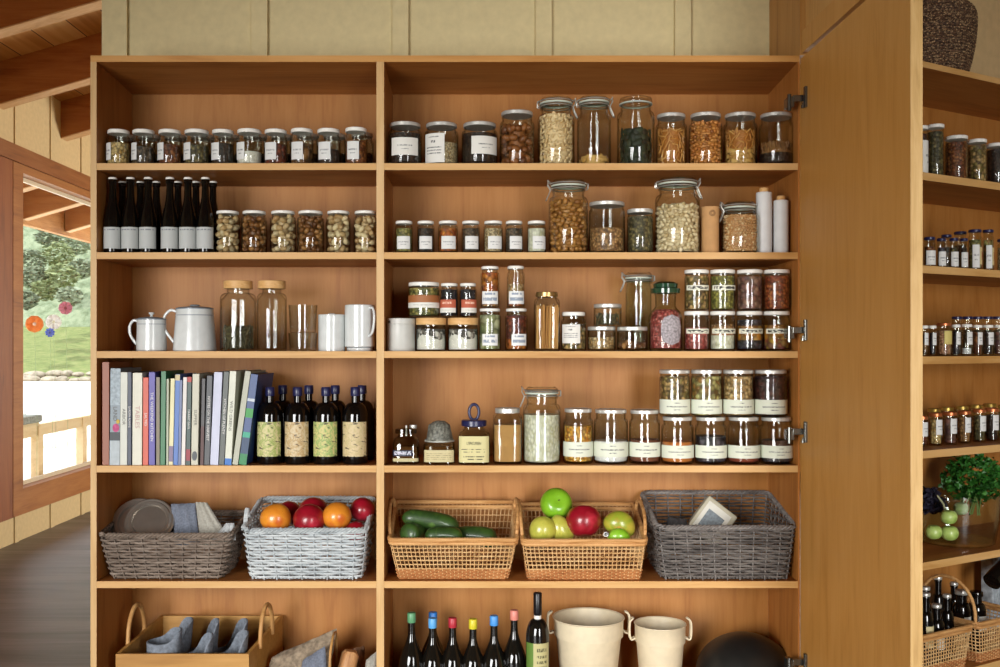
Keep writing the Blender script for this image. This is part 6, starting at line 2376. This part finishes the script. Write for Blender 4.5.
MB().tube([(.0, -.05, .03), (.02, -.055, -.0), (.035, -.055, -.06)], .0035, 6).build('stalk', plain('pale_stalk', '#9a9c78', .5), dl)

# lowest visible shelf: two rattan baskets with bottles
z6 = RROW[6]
x_, y_ = rpt(930, .15)
bA = basket('rattan_basket', 'rattan basket of small dark bottles beyond the open door', 0, 0, 0, 0, 0, 0, 0, 0, 0, 0, 0, z6, 'rattan', Br, rcn=.015, rows=8,
            local=(.30, .25, .26, .145, 0, (P0.x + U.x * .139 + V.x * .135, P0.y + U.y * .139 + V.y * .135, z6), RANG))
bB = basket('rattan_basket', 'rattan basket with an arched handle at the picture edge', 0, 0, 0, 0, 0, 0, 0, 0, 0, 0, 0, z6, 'rattan', Br, rcn=.015, rows=8,
            local=(.30, .25, .26, .145, 0, (P0.x + U.x * .472 + V.x * .135, P0.y + U.y * .472 + V.y * .135, z6), RANG), handles=[(-1, .15, .22)])
BT = [(925.5, 15, 592.5, .05, 0, 'cream', 'pale label, at the door edge'), (936.5, 15.5, 604, .05, 1, 'white', 'square white label in front'), (947, 13, 594, .075, 0, None, 'slim and unlabelled, at the basket rim'),
      (938, 12.5, 576, .17, 0, None, 'the tallest, at the back'), (925.5, 14, 586.5, .15, 0, None, 'second behind the door edge'), (954, 12.5, 582, .20, 0, None, 'behind, beside the arched handle')]
for i, (px, w, yt, v, sq_, lb, lab) in enumerate(BT):
    bottle('small_bottle', 'small dark bottle with silvery cap, %s' % lab, px, w, yt, z6 + .012, v, M_metal if 1 else M_white, .012, rt=True, sh=.62, nk=.76, neck=.52, glassm=M_black_glass,
           lab=[(-50, 60, .30, .58, L_WHITE if lb == 'white' else L_TAN)] if lb else None, group='small dark bottles in the rattan baskets')
for i, (px, w, yt, v, lab) in enumerate([(961.5, 17, 589.8, .10, 'with white label and silvery cap, left in the handled basket'), (976.5, 17.5, 591, .10, 'with white label and black cap, right in the handled basket')]):
    bottle('small_bottle', 'small dark bottle ' + lab, px, w, yt, z6 + .012, v, M_metal if i == 0 else M_black_glass, .016, rt=True, sh=.68, nk=.80, neck=.58, glassm=M_black_glass,
           lab=[(-40, 75, .34, .60, L_WHITE)], group='small dark bottles in the rattan baskets')
# dark case with pale striped linen at the edge
x_, y_ = rpt(992, .28)
t = thing('linen_bag', 'pale grey striped linen bag standing behind the handled basket', 'bag', (x_ + .01, y_, z6), RANG)
m = MB()
for i in range(9):
    m.box(-.045 + i * .016, -.045 + i * .016 + .0165, -.02 - .004 * (i % 2), .03, 0, .36 - .01 * (i % 3))
m.build('cloth', plain('striped_linen', '#9aa2a8', .9, noise=.4, nscale=45), t, smooth=False, bevel=.003)
x_, y_ = rpt(1000, .15)
t = thing('wine_bottle', 'black bottle lying slanted across the linen bag at the picture edge', 'bottle', (x_, y_, .56), RANG)
t.rotation_euler = (0, radians(62), RANG)
MB().lathe([(0, -.06), (.034, -.06), (.034, .06), (.013, .12), (.013, .18), (0, .18)], 24).build('glass_body', M_wine_glass, t)
